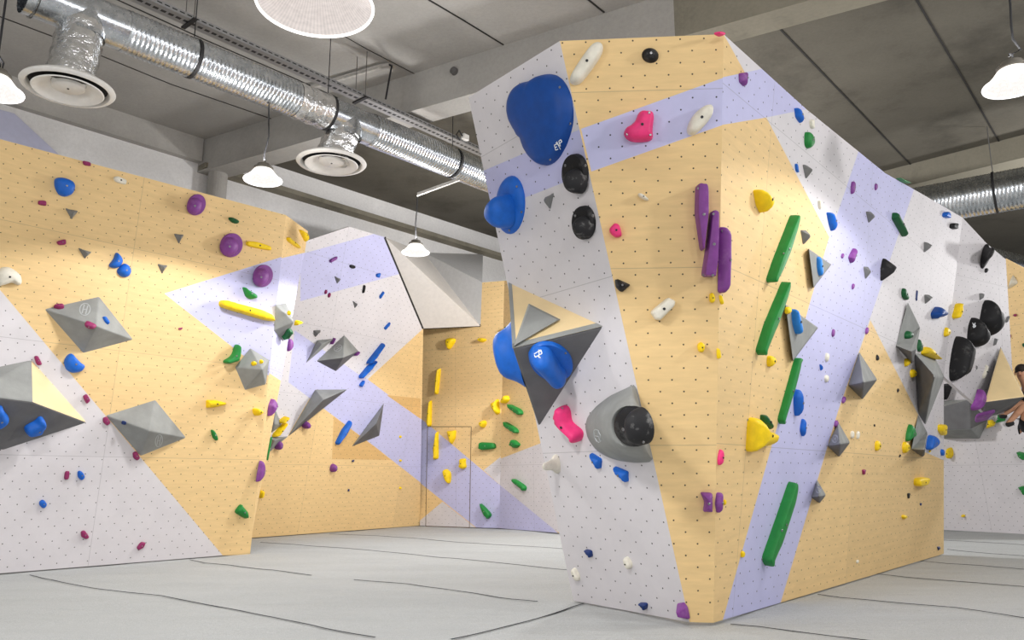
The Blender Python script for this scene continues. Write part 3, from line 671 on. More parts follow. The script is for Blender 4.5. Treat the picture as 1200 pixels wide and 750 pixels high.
# edge banding of the plywood top: a grey painted rim
def rim(a, b, w, name):
    d = (b - a).normalized(); nn = PL['V12t'].n; s = d.cross(nn).normalized()
    if s.dot(q12[0] + q12[1] + q12[3] - a * 3) < 0: s = -s
    vs = [a + nn * .002, b + nn * .002, b + s * w + nn * .002, a + s * w + nn * .002]
    mesh(name, vs, [(0, 1, 2, 3)], M['volume'], v12, origin=a)
rim(q12[3], q12[1], .055, 'grey_rim'); rim(q12[0], q12[3], .03, 'grey_rim')
ARM = [[(290, 375), (326, 352)], [(326, 352), (331, 372)], [(300, 388), (331, 372)], [(316, 360), (316, 394)], [(308, 384), (324, 394)], [(292, 380), (298, 392), (306, 386)], [(312, 353), (330, 364)]]
o = H('V12d', 'K', 'blue', El(377, 410, 248, 192, 33), .035, 'blue horn-shaped hold on the dark side of the large grey pyramid volume', 'plate', bolt=False, bolts=[(443, 372), (476, 462)])
hg = sub(o, 'V12d', 'K', [(258, 372), (290, 335), (340, 322), (378, 345), (410, 410), (440, 470), (466, 500), (462, 532), (415, 554), (372, 545), (340, 500), (305, 450), (268, 410)], .17, 'dome', 'horn_grip', M['h_blue'], base=.02)
surf_marks(hg, ARM, 'K', .007, M['mark_white'])
# blue shell on the hidden left side of that volume, seen in profile
pv = PL['V12s']; c0 = (q12[0] + q12[3] + q12[2]) / 3
def profile_horn():
    root = [fr('K', [p])[0] for p in ((178, 250), (222, 510))]
    a, b = pv.hit(root[0]), pv.hit(root[1])
    mid = q12[0].lerp(q12[2], .52) + (q12[3] - q12[0].lerp(q12[2], .52)) * .45
    ax_l = (q12[2] - q12[0]).normalized(); ay_l = pv.n.cross(ax_l).normalized()
    m = 32; vs, fs = [], []
    tip = dist(fr('K', [(88, 388)])[0], mid.y - .02)
    hgt = (tip - mid).dot(pv.n); side = (tip - mid) - pv.n * hgt
    BELL = [(0, 0), (.03, .06), (.10, .16), (.18, .3), (.25, .48), (.31, .66), (.38, .8), (.5, .92), (.68, .985), (.99, 1.0)]
    for s, gg in BELL:
        for k in range(m):
            t = 2 * math.pi * k / m
            vs.append(mid + side * gg + pv.n * (hgt * gg) + (ax_l * (.27 * math.cos(t)) + ay_l * (.20 * math.sin(t))) * (1 - s))
    R2_ = len(BELL)
    for i in range(R2_ - 1):
        for k in range(m):
            j = (k + 1) % m; fs.append((i * m + k, i * m + j, (i + 1) * m + j, (i + 1) * m + k))
    return mesh('climbing_hold', vs, fs, M['h_blue'], None, origin=mid, smooth=True)
tag(profile_horn(), 'blue horn hold seen in profile on the far left side of the large grey pyramid', 'climbing hold', 'blue holds on the block left face')
H('W', 'J', 'pink', [(100, 242), (120, 234), (150, 250), (158, 290), (162, 345), (235, 395), (237, 430), (222, 472), (205, 468), (150, 425), (90, 375), (78, 330), (92, 285)], .12,
  'pink elbow-shaped hold left of the grey cone volume', 'soft', spine=[(120, 270), (118, 335), (175, 392), (218, 432)], bolts=[(108, 258), (212, 450)])
# grey cone volume cut flat along the edge of the block, a black ball set into it
def cone_volume():
    P = PL['W']; out = fr('J', [(560, 105), (500, 135), (400, 180), (310, 250), (260, 310), (243, 370), (260, 450), (310, 520), (380, 565), (460, 590), (560, 602), (676, 596), (648, 480), (610, 330), (582, 200)])
    base = [P.hit(p) for p in smooth(out, .3, 48)]; Hh = .30
    ring = [P.hit(p, Hh) for p in smooth(fr('J', El(520, 372, 230, 262)), .4, 48)]
    # match the two rings by angle about their centres
    def order(pts):
        c = sum(pts, V((0, 0, 0))) / len(pts)
        return sorted(pts, key=lambda p: math.atan2((p - c).dot(P.v), (p - c).dot(P.u)))
    B, T = order(base), order(ring); m = 48; vs, fs = [], []
    c = sum(T, V((0, 0, 0))) / m
    for t, bulge in ((0, 0), (.06, .10), (.25, .30), (.5, .56), (.75, .80), (.95, .98), (1, 1)):
        for i in range(m):
            f0 = B[i] - P.n * (B[i] - P.P).dot(P.n)
            q = B[i].lerp(T[i], t); q += P.n * (Hh * bulge - (q - P.P).dot(P.n)); vs.append(q)
    for s, dz in ((.93, -.01), (.9, -.06)):
        for i in range(m): vs.append(c + (T[i] - c) * s + P.n * dz)
    for k in range(8):
        for i in range(m):
            j = (i + 1) % m; fs.append((k * m + i, k * m + j, (k + 1) * m + j, (k + 1) * m + i))
    fs.append(tuple(8 * m + i for i in range(m)))
    o = mesh('grey_volume', vs, fs, M['volume'], None, origin=P.hit(fr('J', [(480, 380)])[0]), smooth=True)
    o.data.set_sharp_from_angle(angle=math.radians(55))
    tag(o, 'rounded grey cone volume holding a black ball on the block left face', 'climbing volume', 'volumes screwed to the climbing walls')
    k = P.hit(fr('J', [(545, 375)])[0], Hh)
    return o, Hh
v13, H13 = cone_volume()
surf_marks(v13, [[(300, 400), (305, 440), (322, 465)], [(325, 400), (330, 440), (342, 468)], [(306, 432), (332, 436)], [(298, 400), (312, 392), (328, 398), (342, 430), (346, 462), (334, 474), (316, 464), (302, 435), (298, 400)]], 'J', .008, M['mark'])
o = H('W', 'J', 'black', El(540, 378, 264, 262), .12, 'black ball hold set into the grey cone volume', 'plate', bolt=False)
# the ball belongs on the rim of the cone: rebuild it there
bpy.data.objects.remove(o); HOLDS.pop()
PL['V13'] = Plane(PL['W'].hit(fr('J', [(520, 372)])[0], H13), PL['W'].n)
o = H('V13', 'J', 'black', El(543, 376, 268, 264), .05, 'black ball hold set into the grey cone volume', 'dome', bolt=False)
sub(o, 'V13', 'J', El(582, 378, 190, 246, 0), .15, 'dome', 'ball_grip', bpy.data.materials['chalky_black'], base=.02)
disc_bolt(PL['V13'].hit(fr('J', [(484, 392)])[0], .05), PL['V13'].n, .012, o, M['bolt'])
disc_bolt(PL['V13'].hit(fr('J', [(610, 472)])[0], .10), PL['V13'].n, .009, o, M['bolt'])
H('W', 'J', 'blue', [(285, 535), (350, 575), (352, 590), (348, 635), (335, 638), (290, 600)], .06, 'blue edge hold right above its twin under the grey cone, upper left one', 'wedge')
H('W', 'J', 'blue', [(432, 620), (518, 655), (519, 720), (505, 720), (436, 682)], .06, 'blue edge hold lower right of the pair under the grey cone', 'wedge')
H('W', 'l', 'white', [(310, 455), (330, 450), (348, 480), (335, 505), (312, 490)], .05, 'white pebble hold in the middle of the block base', 'soft')
H('W', 'l', 'white', [(100, 500), (120, 495), (138, 530), (130, 553), (105, 535)], .05, 'white pebble hold at the bottom left corner of the block', 'soft')
H('W', 'l', 'navy', [(157, 420), (185, 425), (188, 450), (178, 453), (160, 440)], .04, 'small blue edge hold left of the white pebbles on the block base', 'pad')
H('W', 'l', 'navy', [(370, 633), (408, 635), (405, 660), (390, 664)], .04, 'lowest small blue hold on the block next to the mat', 'pad')
H('W', 'l', 'purple', [(523, 638), (553, 633), (566, 652), (576, 700), (525, 703)], .08, 'purple faceted hold at the foot of the block corner', 'chip')
# ------------------------------------------------------------------ block: front face
H('F', 'u', 'white', [(600, 122), (640, 108), (662, 128), (652, 175), (562, 305), (528, 320), (500, 303), (510, 262)], .09, 'long white sausage hold at the top corner of the block', 'soft', tight=.45)
o = H('F', 'u', 'black', El(877, 175, 80, 76), .06, 'round black disc hold at the top of the block front', 'dome')
H('F', 'u', 'pink', [(820, 435), (890, 430), (897, 455), (885, 510), (893, 552), (880, 577), (790, 582), (752, 555), (755, 520), (790, 500), (815, 470)], .11, 'large pink hold on the lavender band of the block front', 'soft', spine=[(855, 470), (842, 530), (800, 545)], bolts=[(870, 447), (765, 540), (878, 548)])
H('F', 'u', 'white', [(1160, 398), (1173, 415), (1165, 460), (1085, 548), (1050, 548), (1042, 520), (1070, 455), (1120, 410)], .10, 'white egg-shaped hold on the lavender band of the block front', 'soft', tight=.45)
H('F', 'd', 'white', [(815, 185), (840, 182), (870, 210), (865, 221), (828, 207)], .05, 'small white hold below the white egg on the block front', 'soft')
H('F', 'd', 'pink', [(685, 348), (712, 319), (735, 328), (748, 382), (718, 391), (692, 372)], .06, 'small pink hold on the left of the block front', 'pad')
H('F', 'd', 'black', [(712, 583), (730, 580), (788, 606), (750, 640), (735, 638), (716, 618)], .08, 'black half-moon hold by the left edge of the block front', 'wedge')
H('F', 'k', 'white', [(795, 100), (878, 32), (915, 50), (910, 74), (845, 140), (818, 137)], .08, 'white slab hold in the middle of the block front', 'pad', tight=.2)
H('F', 'k', 'yellow', [(1070, 15), (1090, 11), (1102, 38), (1092, 60), (1070, 57)], .05, 'small yellow hold just left of the block corner under the purple bars', 'soft')
H('R', 'k', 'yellow', [(1113, 20), (1127, 28), (1138, 62), (1130, 68), (1117, 45)], .05, 'small yellow hold just right of the block corner under the purple bars', 'soft')
H('F', 'k', 'yellow', [(1012, 252), (1033, 237), (1055, 256), (1045, 290), (1020, 286)], .07, 'yellow knob alone on the right of the block front', 'soft')
H('R', 'k', 'yellow', [(1103, 265), (1115, 275), (1127, 310), (1112, 321), (1104, 300)], .05, 'yellow hold on the block corner right of the yellow knob', 'soft')
H('F', 'm', 'purple', [(130, 65), (182, 61), (187, 95), (187, 195), (165, 353), (150, 354), (127, 190)], .13, 'leftmost of three tall purple bars at the block corner', 'slab', bolt=True, bolts=[(142, 75), (172, 72), (158, 345)])
H('F', 'm', 'purple', [(193, 180), (231, 177), (231, 300), (228, 400), (216, 468), (154, 467), (176, 330)], .13, 'middle of three tall purple bars at the block corner', 'slab', bolt=True, bolts=[(212, 188), (165, 460), (206, 460)])
H('R', 'm', 'purple', [(234, 245), (255, 249), (280, 330), (287, 400), (275, 470), (255, 540), (228, 538), (232, 400)], .11, 'rightmost of three tall purple bars, on the block side', 'wedge', bolts=[(245, 262), (243, 528)])
H('F', 'l', 'purple', [(613, 192), (664, 195), (668, 235), (665, 278), (625, 272), (632, 230)], .08, 'left half of the purple bracket pair low on the block corner', 'wedge', tight=.25)
H('R', 'l', 'purple', [(680, 195), (695, 193), (705, 225), (700, 265), (680, 278), (674, 240)], .07, 'right half of the purple bracket pair low on the block corner', 'wedge', tight=.25)
# ------------------------------------------------------------------ block: side face
v14, q14 = PRISM('R', 'm', [(628, 342), (729, 412), (650, 516)], .05, 'upper grey triangular volume with a blue bar on the block side')
v15, q15 = PRISM('R', '_', [(920, 356), (958.8, 384), (929, 423.5)], .05, 'lower grey triangular volume with a blue bar and yellow knob on the block side')
v16, q16 = VOL('R', '_', [(1063.9, 354.3, .02), (1078.4, 384.3, .05), (1074, 409, .10), (1069, 427, .02), (1049.9, 405, 0), (1052, 392, 0), (1068, 412, .2)],
               [((0, 1, 6, 4), 0), ((1, 2, 6), 0), ((2, 3, 6), 1), ((3, 4, 6), 1)], 'tall grey diamond volume with a green ball on it', ('volume', 'volume_dark'))
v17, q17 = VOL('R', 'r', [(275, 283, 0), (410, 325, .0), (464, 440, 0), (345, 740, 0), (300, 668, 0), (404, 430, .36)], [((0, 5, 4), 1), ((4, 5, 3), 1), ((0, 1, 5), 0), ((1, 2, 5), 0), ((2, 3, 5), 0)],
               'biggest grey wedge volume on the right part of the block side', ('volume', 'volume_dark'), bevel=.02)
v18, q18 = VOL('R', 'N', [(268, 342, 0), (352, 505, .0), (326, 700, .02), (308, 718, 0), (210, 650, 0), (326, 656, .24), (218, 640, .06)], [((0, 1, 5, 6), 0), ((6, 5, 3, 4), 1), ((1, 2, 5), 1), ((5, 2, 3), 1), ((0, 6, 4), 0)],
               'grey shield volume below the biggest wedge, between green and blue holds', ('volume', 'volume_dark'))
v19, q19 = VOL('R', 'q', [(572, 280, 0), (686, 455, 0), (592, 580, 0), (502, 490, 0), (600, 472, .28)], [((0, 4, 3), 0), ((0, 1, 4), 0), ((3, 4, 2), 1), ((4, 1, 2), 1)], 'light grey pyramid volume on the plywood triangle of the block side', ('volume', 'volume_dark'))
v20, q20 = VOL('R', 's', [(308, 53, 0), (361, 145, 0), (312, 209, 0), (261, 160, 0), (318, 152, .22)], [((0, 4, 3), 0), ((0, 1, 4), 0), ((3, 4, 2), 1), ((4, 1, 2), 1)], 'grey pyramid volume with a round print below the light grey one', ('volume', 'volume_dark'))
PL['V20t'] = plane3(q20[0], q20[3], q20[4]); print_on(PL['V20t'], ring_mark(294, 128, 13, 16), 's', .012, M['mark'], v20)
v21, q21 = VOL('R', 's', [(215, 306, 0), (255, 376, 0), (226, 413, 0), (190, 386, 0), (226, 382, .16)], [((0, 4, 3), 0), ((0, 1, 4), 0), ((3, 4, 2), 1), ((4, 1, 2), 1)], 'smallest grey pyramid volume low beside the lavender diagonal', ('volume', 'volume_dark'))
PL['V21t'] = plane3(q21[0], q21[3], q21[4]); print_on(PL['V21t'], ring_mark(222, 352, 11, 14), 's', .010, M['mark'], v21)
PL['V16'] = plane3(q16[0], q16[1], q16[4])
PL['V14'] = Plane(PL['R'].hit((952, 310), .05), PL['R'].n); PL['V15'] = Plane(PL['R'].hit((935, 385), .05), PL['R'].n)
H('V14', 'o', 'sky', [(303, 445), (315, 430), (328, 440), (348, 500), (345, 548), (328, 557), (308, 520)], .10, 'blue bar hold on the upper grey triangular volume', 'soft')
H('V15', 'q', 'sky', [(143, 18), (160, 8), (185, 50), (215, 130), (212, 168), (188, 172), (155, 100)], .10, 'blue bar hold on the lower grey triangular volume', 'soft')
H('V15', 'q', 'yellow', El(125, 20, 42, 48, 20), .08, 'yellow knob at the top of the lower grey triangular volume', 'soft')
H('V16', 'r', 'dkgreen', El(240, 178, 56, 62, 20), .10, 'dark green ball hold on the tall grey diamond volume', 'dome')
H('R', '_', 'pink', [(836, 40.5), (838, 37.5), (846, 37), (849, 40), (846, 43)], .05, 'pink hold peeking over the top corner of the block', 'soft', bolt=False)
H('R', 'v', 'purple', [(142, 268), (170, 265), (172, 295), (160, 318), (143, 300)], .08, 'purple hold highest on the block side near the top corner', 'wedge')
H('R', 'v', 'blue', [(345, 395), (370, 400), (376, 420), (366, 453), (350, 430)], .08, 'topmost blue hold on the block side', 'wedge')
H('R', 'v', 'white', [(400, 437), (418, 440), (416, 472), (404, 470)], .04, 'small white hold between the top blue and green holds of the block side', 'pad')
H('R', 'v', 'green', [(386, 485), (402, 481), (422, 507), (417, 535), (395, 547), (381, 530)], .08, 'topmost green hold on the block side', 'soft')
H('R', 'v', 'blue', [(347, 598), (360, 605), (359, 635), (350, 626)], .05, 'narrow blue hold beside the highest grey chip of the block side', 'pad')
H('R', 'v', 'grey', [(376, 602), (411, 608), (388, 658)], .08, 'highest grey chip on the block side', 'chip')
H('R', 'v', 'purple', [(560, 663), (571, 665), (567, 705), (552, 714), (553, 690)], .06, 'left of two purple holds near the top edge of the lavender diagonal', 'soft')
H('R', 'v', 'purple', [(640, 675), (652, 671), (652, 692), (640, 700)], .06, 'right of two purple holds near the top edge of the lavender diagonal', 'soft')
H('R', 'v', 'green', [(712, 650), (760, 663), (762, 674), (738, 668)], .06, 'green hold lying along the upper edge of the block side', 'pad', bolt=False)
H('R', 'm', 'yellow', [(382, 77), (469, 116), (466, 135), (415, 191), (395, 150)], .11, 'yellow triangular hold on the upper plywood of the block side', 'wedge', tight=.22)
H('R', 'm', 'green', [(549, 189), (562, 212), (562, 270), (535, 360), (500, 440), (450, 498), (439, 482), (470, 390)], .08, 'highest of four long green blades on the block side', 'slab', tight=.10, bolts=[(520, 360), (455, 475)])
H('R', '_', 'green', [(916.5, 328), (920, 336), (919, 350), (908, 381), (889, 418), (884.8, 411), (895, 379)], .08, 'second highest of four long green blades on the block side', 'slab', tight=.10)
H('R', 'n', 'green', [(565, 148), (580, 144), (586, 185), (560, 290), (505, 444), (489, 422), (540, 240)], .08, 'third of four long green blades, beside the blue shells', 'slab', tight=.10, bolts=[(537, 312)])
H('R', 'l', 'green', [(970, 143), (985, 168), (985, 232), (930, 400), (877, 494), (859, 460), (905, 330)], .08, 'lowest of four long green blades, on the lavender diagonal', 'slab', tight=.10, bolts=[(940, 345), (872, 462)])
H('R', 'm', 'grey', [(592, 260), (620, 262), (633, 280), (630, 295), (604, 327)], .09, 'pale grey chip right of the highest green blade', 'chip')
H('R', 'o', 'blue', [(365, 153), (396, 158), (428, 200), (425, 225), (395, 276), (380, 230)], .10, 'blue triangular hold where the lavender meets the white above the plywood', 'wedge')
H('R', 'o', 'white', [(310, 75), (336, 92), (337, 125), (316, 136)], .05, 'white hold above the blue triangular one on the block side', 'pad')
H('R', 'o', 'purple', [(455, 430), (472, 407), (481, 425), (465, 449)], .06, 'small purple hold left of a larger purple one on the lavender', 'soft')
H('R', 'o', 'purple', [(532, 377), (551, 400), (545, 442), (515, 476), (502, 436)], .08, 'larger purple hold in the middle of the lavender diagonal', 'wedge')
H('R', 'o', 'purple', [(525, 608), (542, 599), (547, 622), (525, 644)], .06, 'purple hold below the larger purple one on the lavender', 'soft')
H('R', 'o', 'grey', [(598, 494), (628, 496), (642, 510), (640, 530), (610, 576)], .08, 'grey chip left of the black shell on the lavender', 'chip')
H('R', 'o', 'grey', [(613, 149), (645, 150), (663, 168), (660, 185), (630, 223)], .08, 'grey chip left of the green blade near the lavender edge', 'chip')
H('R', 'o', 'dkgreen', [(780, 152), (825, 190), (852, 230), (846, 317), (775, 196)], .10, 'green blade hold on the right border of the lavender diagonal', 'wedge')
H('R', 'o', 'black', [(720, 438), (760, 470), (801, 510), (765, 545), (704, 592), (706, 500)], .14, 'black pyramid-like shell hold on the lavender and white border', 'chip', tight=.2)
H('R', 'o', 'dkgreen', [(845, 626), (862, 640), (888, 712), (842, 692), (834, 655)], .09, 'green leaf hold above the tall grey diamond volume', 'soft')
H('R', 'o', 'navy', [(934, 638), (943, 652), (933, 717), (925, 700)], .06, 'thin navy hold right of the green leaf hold', 'soft')
H('R', 'p', 'blue', [(452, 50), (470, 42), (492, 60), (484, 88), (449, 76)], .07, 'blue square hold near the top right corner of the block side', 'pad')
H('R', 'p', 'black', [(497, 118), (525, 114), (537, 132), (526, 157), (494, 146)], .07, 'black square hold under the blue square one', 'pad')
H('R', 'p', 'grey', [(335, 233), (365, 237), (382, 262), (334, 302)], .08, 'grey chip below left of the black square hold', 'chip')
H('R', 'p', 'grey', [(338, 563), (368, 565), (383, 590), (342, 624)], .08, 'grey chip right of the thin navy hold', 'chip')
H('R', 'p', 'blue_shaded', [(405, 637), (425, 645), (466, 675), (464, 692), (420, 705), (385, 721), (376, 682)], .12, 'blue pointed shell hold left of the yellow crescent', 'wedge', tight=.3)
H('R', 'r', 'yellow', [(470, 124), (488, 130), (503, 152), (500, 168), (478, 186), (455, 182)], .10, 'yellow hold between the blue shell and the black slopers', 'soft')
H('R', 'r', 'yellow', [(210, 328), (230, 318), (250, 335), (248, 358), (213, 379)], .10, 'upper yellow knob left of the biggest wedge volume', 'soft')
H('R', 'r', 'yellow', [(245, 402), (268, 385), (290, 408), (286, 435), (254, 447)], .10, 'lower yellow knob left of the biggest wedge volume', 'soft')
H('R', 'r', 'dkgreen', [(300, 193), (318, 220), (331, 255), (325, 282), (288, 276)], .12, 'green horn between the diamond and the biggest wedge volumes', 'soft')
H('R', 'r', 'yellow', [(335, 243), (392, 275), (411, 331), (360, 318), (312, 293)], .11, 'yellow slab hold on top of the biggest wedge volume', 'wedge', tight=.25)
H('R', 'N', 'green', [(195, 423), (213, 440), (222, 478), (256, 522), (235, 548), (190, 560), (163, 582), (154, 562), (166, 490)], .13, 'green horned hold left of the grey shield volume', 'soft')
H('R', 'N', 'yellow', [(133, 587), (160, 579), (198, 620), (191, 655), (145, 692), (125, 640)], .12, 'yellow hold under the green horned one', 'soft')
H('R', 'N', 'blue', [(355, 530), (385, 522), (415, 532), (459, 588), (425, 630), (333, 665), (342, 590)], .20, 'blue rounded shell hold right of the grey shield volume', 'soft')
H('R', 'N', 'blue', [(470, 643), (499, 662), (490, 702), (470, 706), (463, 672)], .06, 'small blue hold on the lower right edge of the block', 'pad')
H('R', 'N', 'yellow', [(362, 660), (380, 652), (384, 662), (368, 682)], .06, 'tiny yellow chip under the blue rounded shell', 'soft')
H('R', 'N', 'yellow', [(440, 430), (493, 428), (505, 460), (501, 502), (476, 532), (440, 490)], .12, 'yellow cube-like hold on the right edge of the block', 'pad')
H('R', 'N', 'black', [(82, 122), (95, 112), (105, 128), (92, 150), (82, 142)], .05, 'small black hold on the plywood left of the biggest wedge volume', 'soft')
H('R', 'N', 'black', [(105, 700), (118, 692), (118, 708), (104, 722), (98, 714)], .05, 'small black hold below the yellow one by the grey shield', 'soft')
H('R', 'q', 'white', [(360, 290), (378, 285), (388, 312), (370, 349), (355, 327)], .05, 'upper of two white pebbles in the middle of the lavender diagonal', 'soft')
H('R', 'q', 'white', [(357, 426), (378, 424), (384, 455), (366, 477), (350, 452)], .05, 'lower of two white pebbles in the middle of the lavender diagonal', 'soft')
H('R', 'q', 'blue', [(322, 356), (346, 375), (328, 400)], .05, 'small blue wedge between the two white pebbles', 'wedge')
H('R', 'q', 'blue', [(168, 518), (178, 512), (197, 532), (206, 560), (222, 600), (205, 652), (165, 694), (157, 570)], .11, 'larger blue shell right of the third green blade', 'wedge', tight=.3)
H('R', 'n', 'blue', [(597, 411), (613, 426), (616, 462), (598, 499), (588, 462)], .08, 'smaller blue shell below the larger one', 'wedge', tight=.3)
H('R', 'q', 'purple', El(410, 162, 22, 50, 8), .06, 'purple hold right of the lower blue-barred triangular volume', 'soft')
H('R', 'q', 'purple', El(621, 148, 22, 46, 15), .06, 'purple hold at the tip of the plywood triangle', 'soft')
H('R', 'q', 'purple', El(475, 582, 24, 46, 20), .06, 'purple hold left under the light grey pyramid volume', 'soft')
H('R', 'q', 'purple', El(428, 732, 26, 46, 15), .08, 'purple hold at the top of the printed grey pyramid volume', 'soft')
H('R', 'q', 'black', [(682, 293), (696, 310), (698, 330), (684, 336), (675, 322)], .06, 'black hold above right of the light grey pyramid volume', 'soft')
H('R', 's', 'black', [(463, 66), (470, 63), (472, 70), (467, 77)], .03, 'tiny black chip right of the white pair on the plywood', 'soft', bolt=False)
H('R', 'n', 'yellow', [(445, 140), (465, 137), (487, 155), (484, 168), (455, 191), (443, 175)], .09, 'yellow knob left of the third green blade', 'soft')
H('R', 'n', 'yellow', [(360, 412), (385, 407), (410, 445), (440, 465), (492, 480), (490, 506), (430, 530), (365, 563), (351, 556), (355, 480)], .12, 'big yellow three-cornered hold low on the block side', 'wedge', tight=.22, spine=[(395, 470), (395, 495), (430, 490)], bolts=[(370, 425), (475, 492), (362, 548)])
H('R', 'n', 'dkgreen', [(415, 398), (428, 396), (460, 420), (466, 445), (450, 463), (415, 437)], .06, 'green hold tucked behind the big yellow three-cornered hold', 'wedge')
H('R', 'n', 'pink', [(235, 552), (247, 549), (258, 580), (252, 612), (233, 623), (226, 590)], .06, 'pink oval hold low on the block corner', 'soft')
H('R', 's', 'white', [(362, 95), (378, 92), (379, 128), (362, 126)], .06, 'left of the white pair right of the printed pyramid', 'soft')
H('R', 's', 'white', [(387, 97), (404, 93), (402, 128), (388, 132)], .06, 'right of the white pair right of the printed pyramid', 'soft')
H('R', 's', 'yellow', [(469, 140), (487, 135), (499, 158), (488, 180), (470, 182)], .11, 'yellow hold alone on the plywood right of the white pair', 'soft')
H('R', 's', 'maroon', [(411, 264), (426, 262), (424, 284), (415, 286)], .05, 'maroon hold alone low on the block side plywood', 'pad')
H('R', 's', 'yellow', [(640, 299), (696, 296), (698, 335), (640, 338)], .08, 'yellow rectangular block hold low on the right of the block side', 'pad')
H('R', 's', 'black', [(610, 368), (622, 366), (620, 388), (613, 392)], .04, 'small black hold below the yellow rectangular one', 'pad')
H('R', 's', 'navy', [(666, 411), (674, 410), (672, 422), (668, 422)], .03, 'tiny navy chip right under the yellow rectangular hold', 'pad')
H('R', 's', 'yellow', [(582, 468), (600, 461), (613, 470), (598, 485)], .08, 'lowest yellow knob on the right of the block side', 'soft')
H('R', 's', 'white', [(385, 665), (397, 658), (399, 672), (390, 678)], .05, 'tiny white hold nearest the mat on the block side', 'soft')
H('R', 's', 'navy', [(742, 602), (754, 601), (752, 612), (747, 621)], .04, 'tiny navy chip at the bottom right corner of the block', 'chip')
H('R', 'l', 'yellow', [(776, 432), (788, 427), (797, 438), (790, 456), (779, 454)], .07, 'yellow knob low on the lavender edge beside the lowest green blade', 'soft')
H('R', 'l', 'yellow', [(708, 225), (717, 222), (722, 234), (716, 246), (707, 243)], .05, 'tiny yellow knob right of the purple bracket pair', 'soft')
H('R', 's', 'black', [(575, 203), (583, 196), (585, 206), (578, 213)], .05, 'tiny black chip left below the yellow hold by the shield', 'soft', bolt=False) if False else None
# ------------------------------------------------------------------ block: arched face and far right
H('R2', 'p', 'black', [(690, 395), (690, 330), (710, 260), (735, 236), (760, 300), (745, 350), (715, 395), (702, 404)], .32, 'black jug horn at the top of the arched white face', 'horn', apex=(775, 292))
H('R2', 'p', 'black', El(727, 412, 20, 32, 25), .06, 'small black chip under the black jug horn', 'soft')
H('R2', 'p', 'grey', [(682, 556), (705, 554), (713, 575), (684, 602)], .08, 'grey chip above the largest black sloper', 'chip')
H('R2', 'p', 'yellow', [(530, 620), (550, 616), (570, 650), (562, 695), (520, 722), (508, 700), (522, 665)], .13, 'yellow crescent hold right of the blue pointed shell', 'soft', spine=[(540, 640), (545, 670), (530, 705)])
SL = [('w', [(495, 168), (515, 190), (525, 235), (620, 290), (650, 340), (655, 400), (620, 480), (560, 520), (515, 532), (440, 470), (400, 400), (398, 370), (415, 320), (450, 220)], (520, 400), 'largest and topmost of three black slopers on the arched face'),
      ('w', [(365, 340), (385, 400), (470, 460), (510, 520), (505, 580), (470, 625), (400, 640), (330, 632), (280, 590), (275, 540), (300, 430), (335, 370)], (410, 540), 'middle of three black slopers on the arched face'),
      ('r', [(575, 173), (600, 207), (650, 240), (660, 280), (645, 370), (610, 425), (540, 445), (510, 468), (493, 447), (495, 380), (520, 280), (550, 200)], (585, 330), 'lowest and longest of three black slopers on the arched face')]
for f, pts, ap, lab in SL:
    H('R2', f, 'black', pts, .20, lab, 'dome', tight=.28, bolt=False)
print_on(Plane(PL['R2'].hit(fr('w', [(345, 420)])[0], .12), PL['R2'].n), [[(332, 405), (356, 445)], [(356, 405), (334, 440)], [(335, 420), (358, 425)], [(340, 448), (364, 432)]], 'w', .014, M['mark_white'], HOLDS[-2])
H('R2', 'w', 'grey', [(545, 550), (575, 573), (565, 595), (528, 632)], .07, 'grey chip right of the middle black sloper', 'chip')
H('R2', 'w', 'grey', [(665, 342), (680, 335), (692, 352), (655, 405), (648, 385)], .10, 'grey chip touching the right of the largest black sloper', 'chip')
H('R2', 'r', 'grey', [(661, 364), (674, 375), (662, 396)], .06, 'tiny grey chip right of the lowest black sloper', 'chip')
H('R2', 'r', 'white', [(725, 360), (738, 395), (730, 415), (704, 452), (702, 430), (716, 395)], .07, 'white fang-shaped hold left of the plywood-faced hanging volume', 'wedge')
v22, q22 = VOL('R2', '_', [(1172.6, 405.5, .05), (1153.5, 471.5, .30), (1201.5, 465, .62), (1150, 492, 0), (1184, 480, 0), (1182, 452, 0)],
               [((0, 1, 2), 1), ((1, 3, 2), 0), ((3, 4, 2), 0), ((0, 3, 1), 0), ((0, 2, 5), 0), ((2, 4, 5), 0)], 'hanging volume with a bright plywood triangle in front of the climber', ('volume_dark', 'ply_clear'), bevel=.02)
PL['V22d'] = plane3(q22[1], q22[2], q22[3])
PL['R2o'] = Plane(PL['R2'].hit(fr('O', [(345, 290)])[0], .24), PL['R2'].n)
H('R2o', 'O', 'purple', [(370, 187), (405, 235), (413, 300), (390, 352), (330, 378), (292, 386), (276, 352), (330, 292), (350, 240)], .10, 'light purple scoop hold left of the bright plywood triangle', 'soft', tight=.3)
H('V22d', 'O', 'purple', [(325, 415), (420, 388), (502, 370), (475, 420), (430, 462), (315, 492)], .04, 'flat dark purple hold under the hanging volume', 'pad')
v23, q23 = VOL('FW', 'O', [(20, 350, .50), (272, 283, .50), (282, 545, .50), (20, 560, .50), (360, 630, 0), (20, 628, 0), (432, 470, 0), (432, 280, 0), (0, 300, 0)],
               [((0, 1, 2, 3), 1), ((3, 2, 4, 5), 0), ((1, 7, 6, 2), 1), ((2, 6, 4), 0), ((8, 7, 1, 0), 0)], 'big dark box volume low on the far right wall behind the block edge', ('volume', 'volume_dark'), bevel=.02)
PL['V23'] = Plane(PL['FW'].hit(fr('O', [(420, 500)])[0], .1), PL['FW'].n)
H('FW', 'O', 'black', [(20, 150), (75, 150), (130, 158), (95, 215), (42, 290), (10, 300)], .35, 'black shell hold above the big dark box volume', 'soft', bolt=False)
H('V23', 'O', 'yellow', [(430, 470), (470, 462), (502, 492), (490, 518), (420, 542)], .12, 'yellow hold left of the green one under the climber', 'wedge')
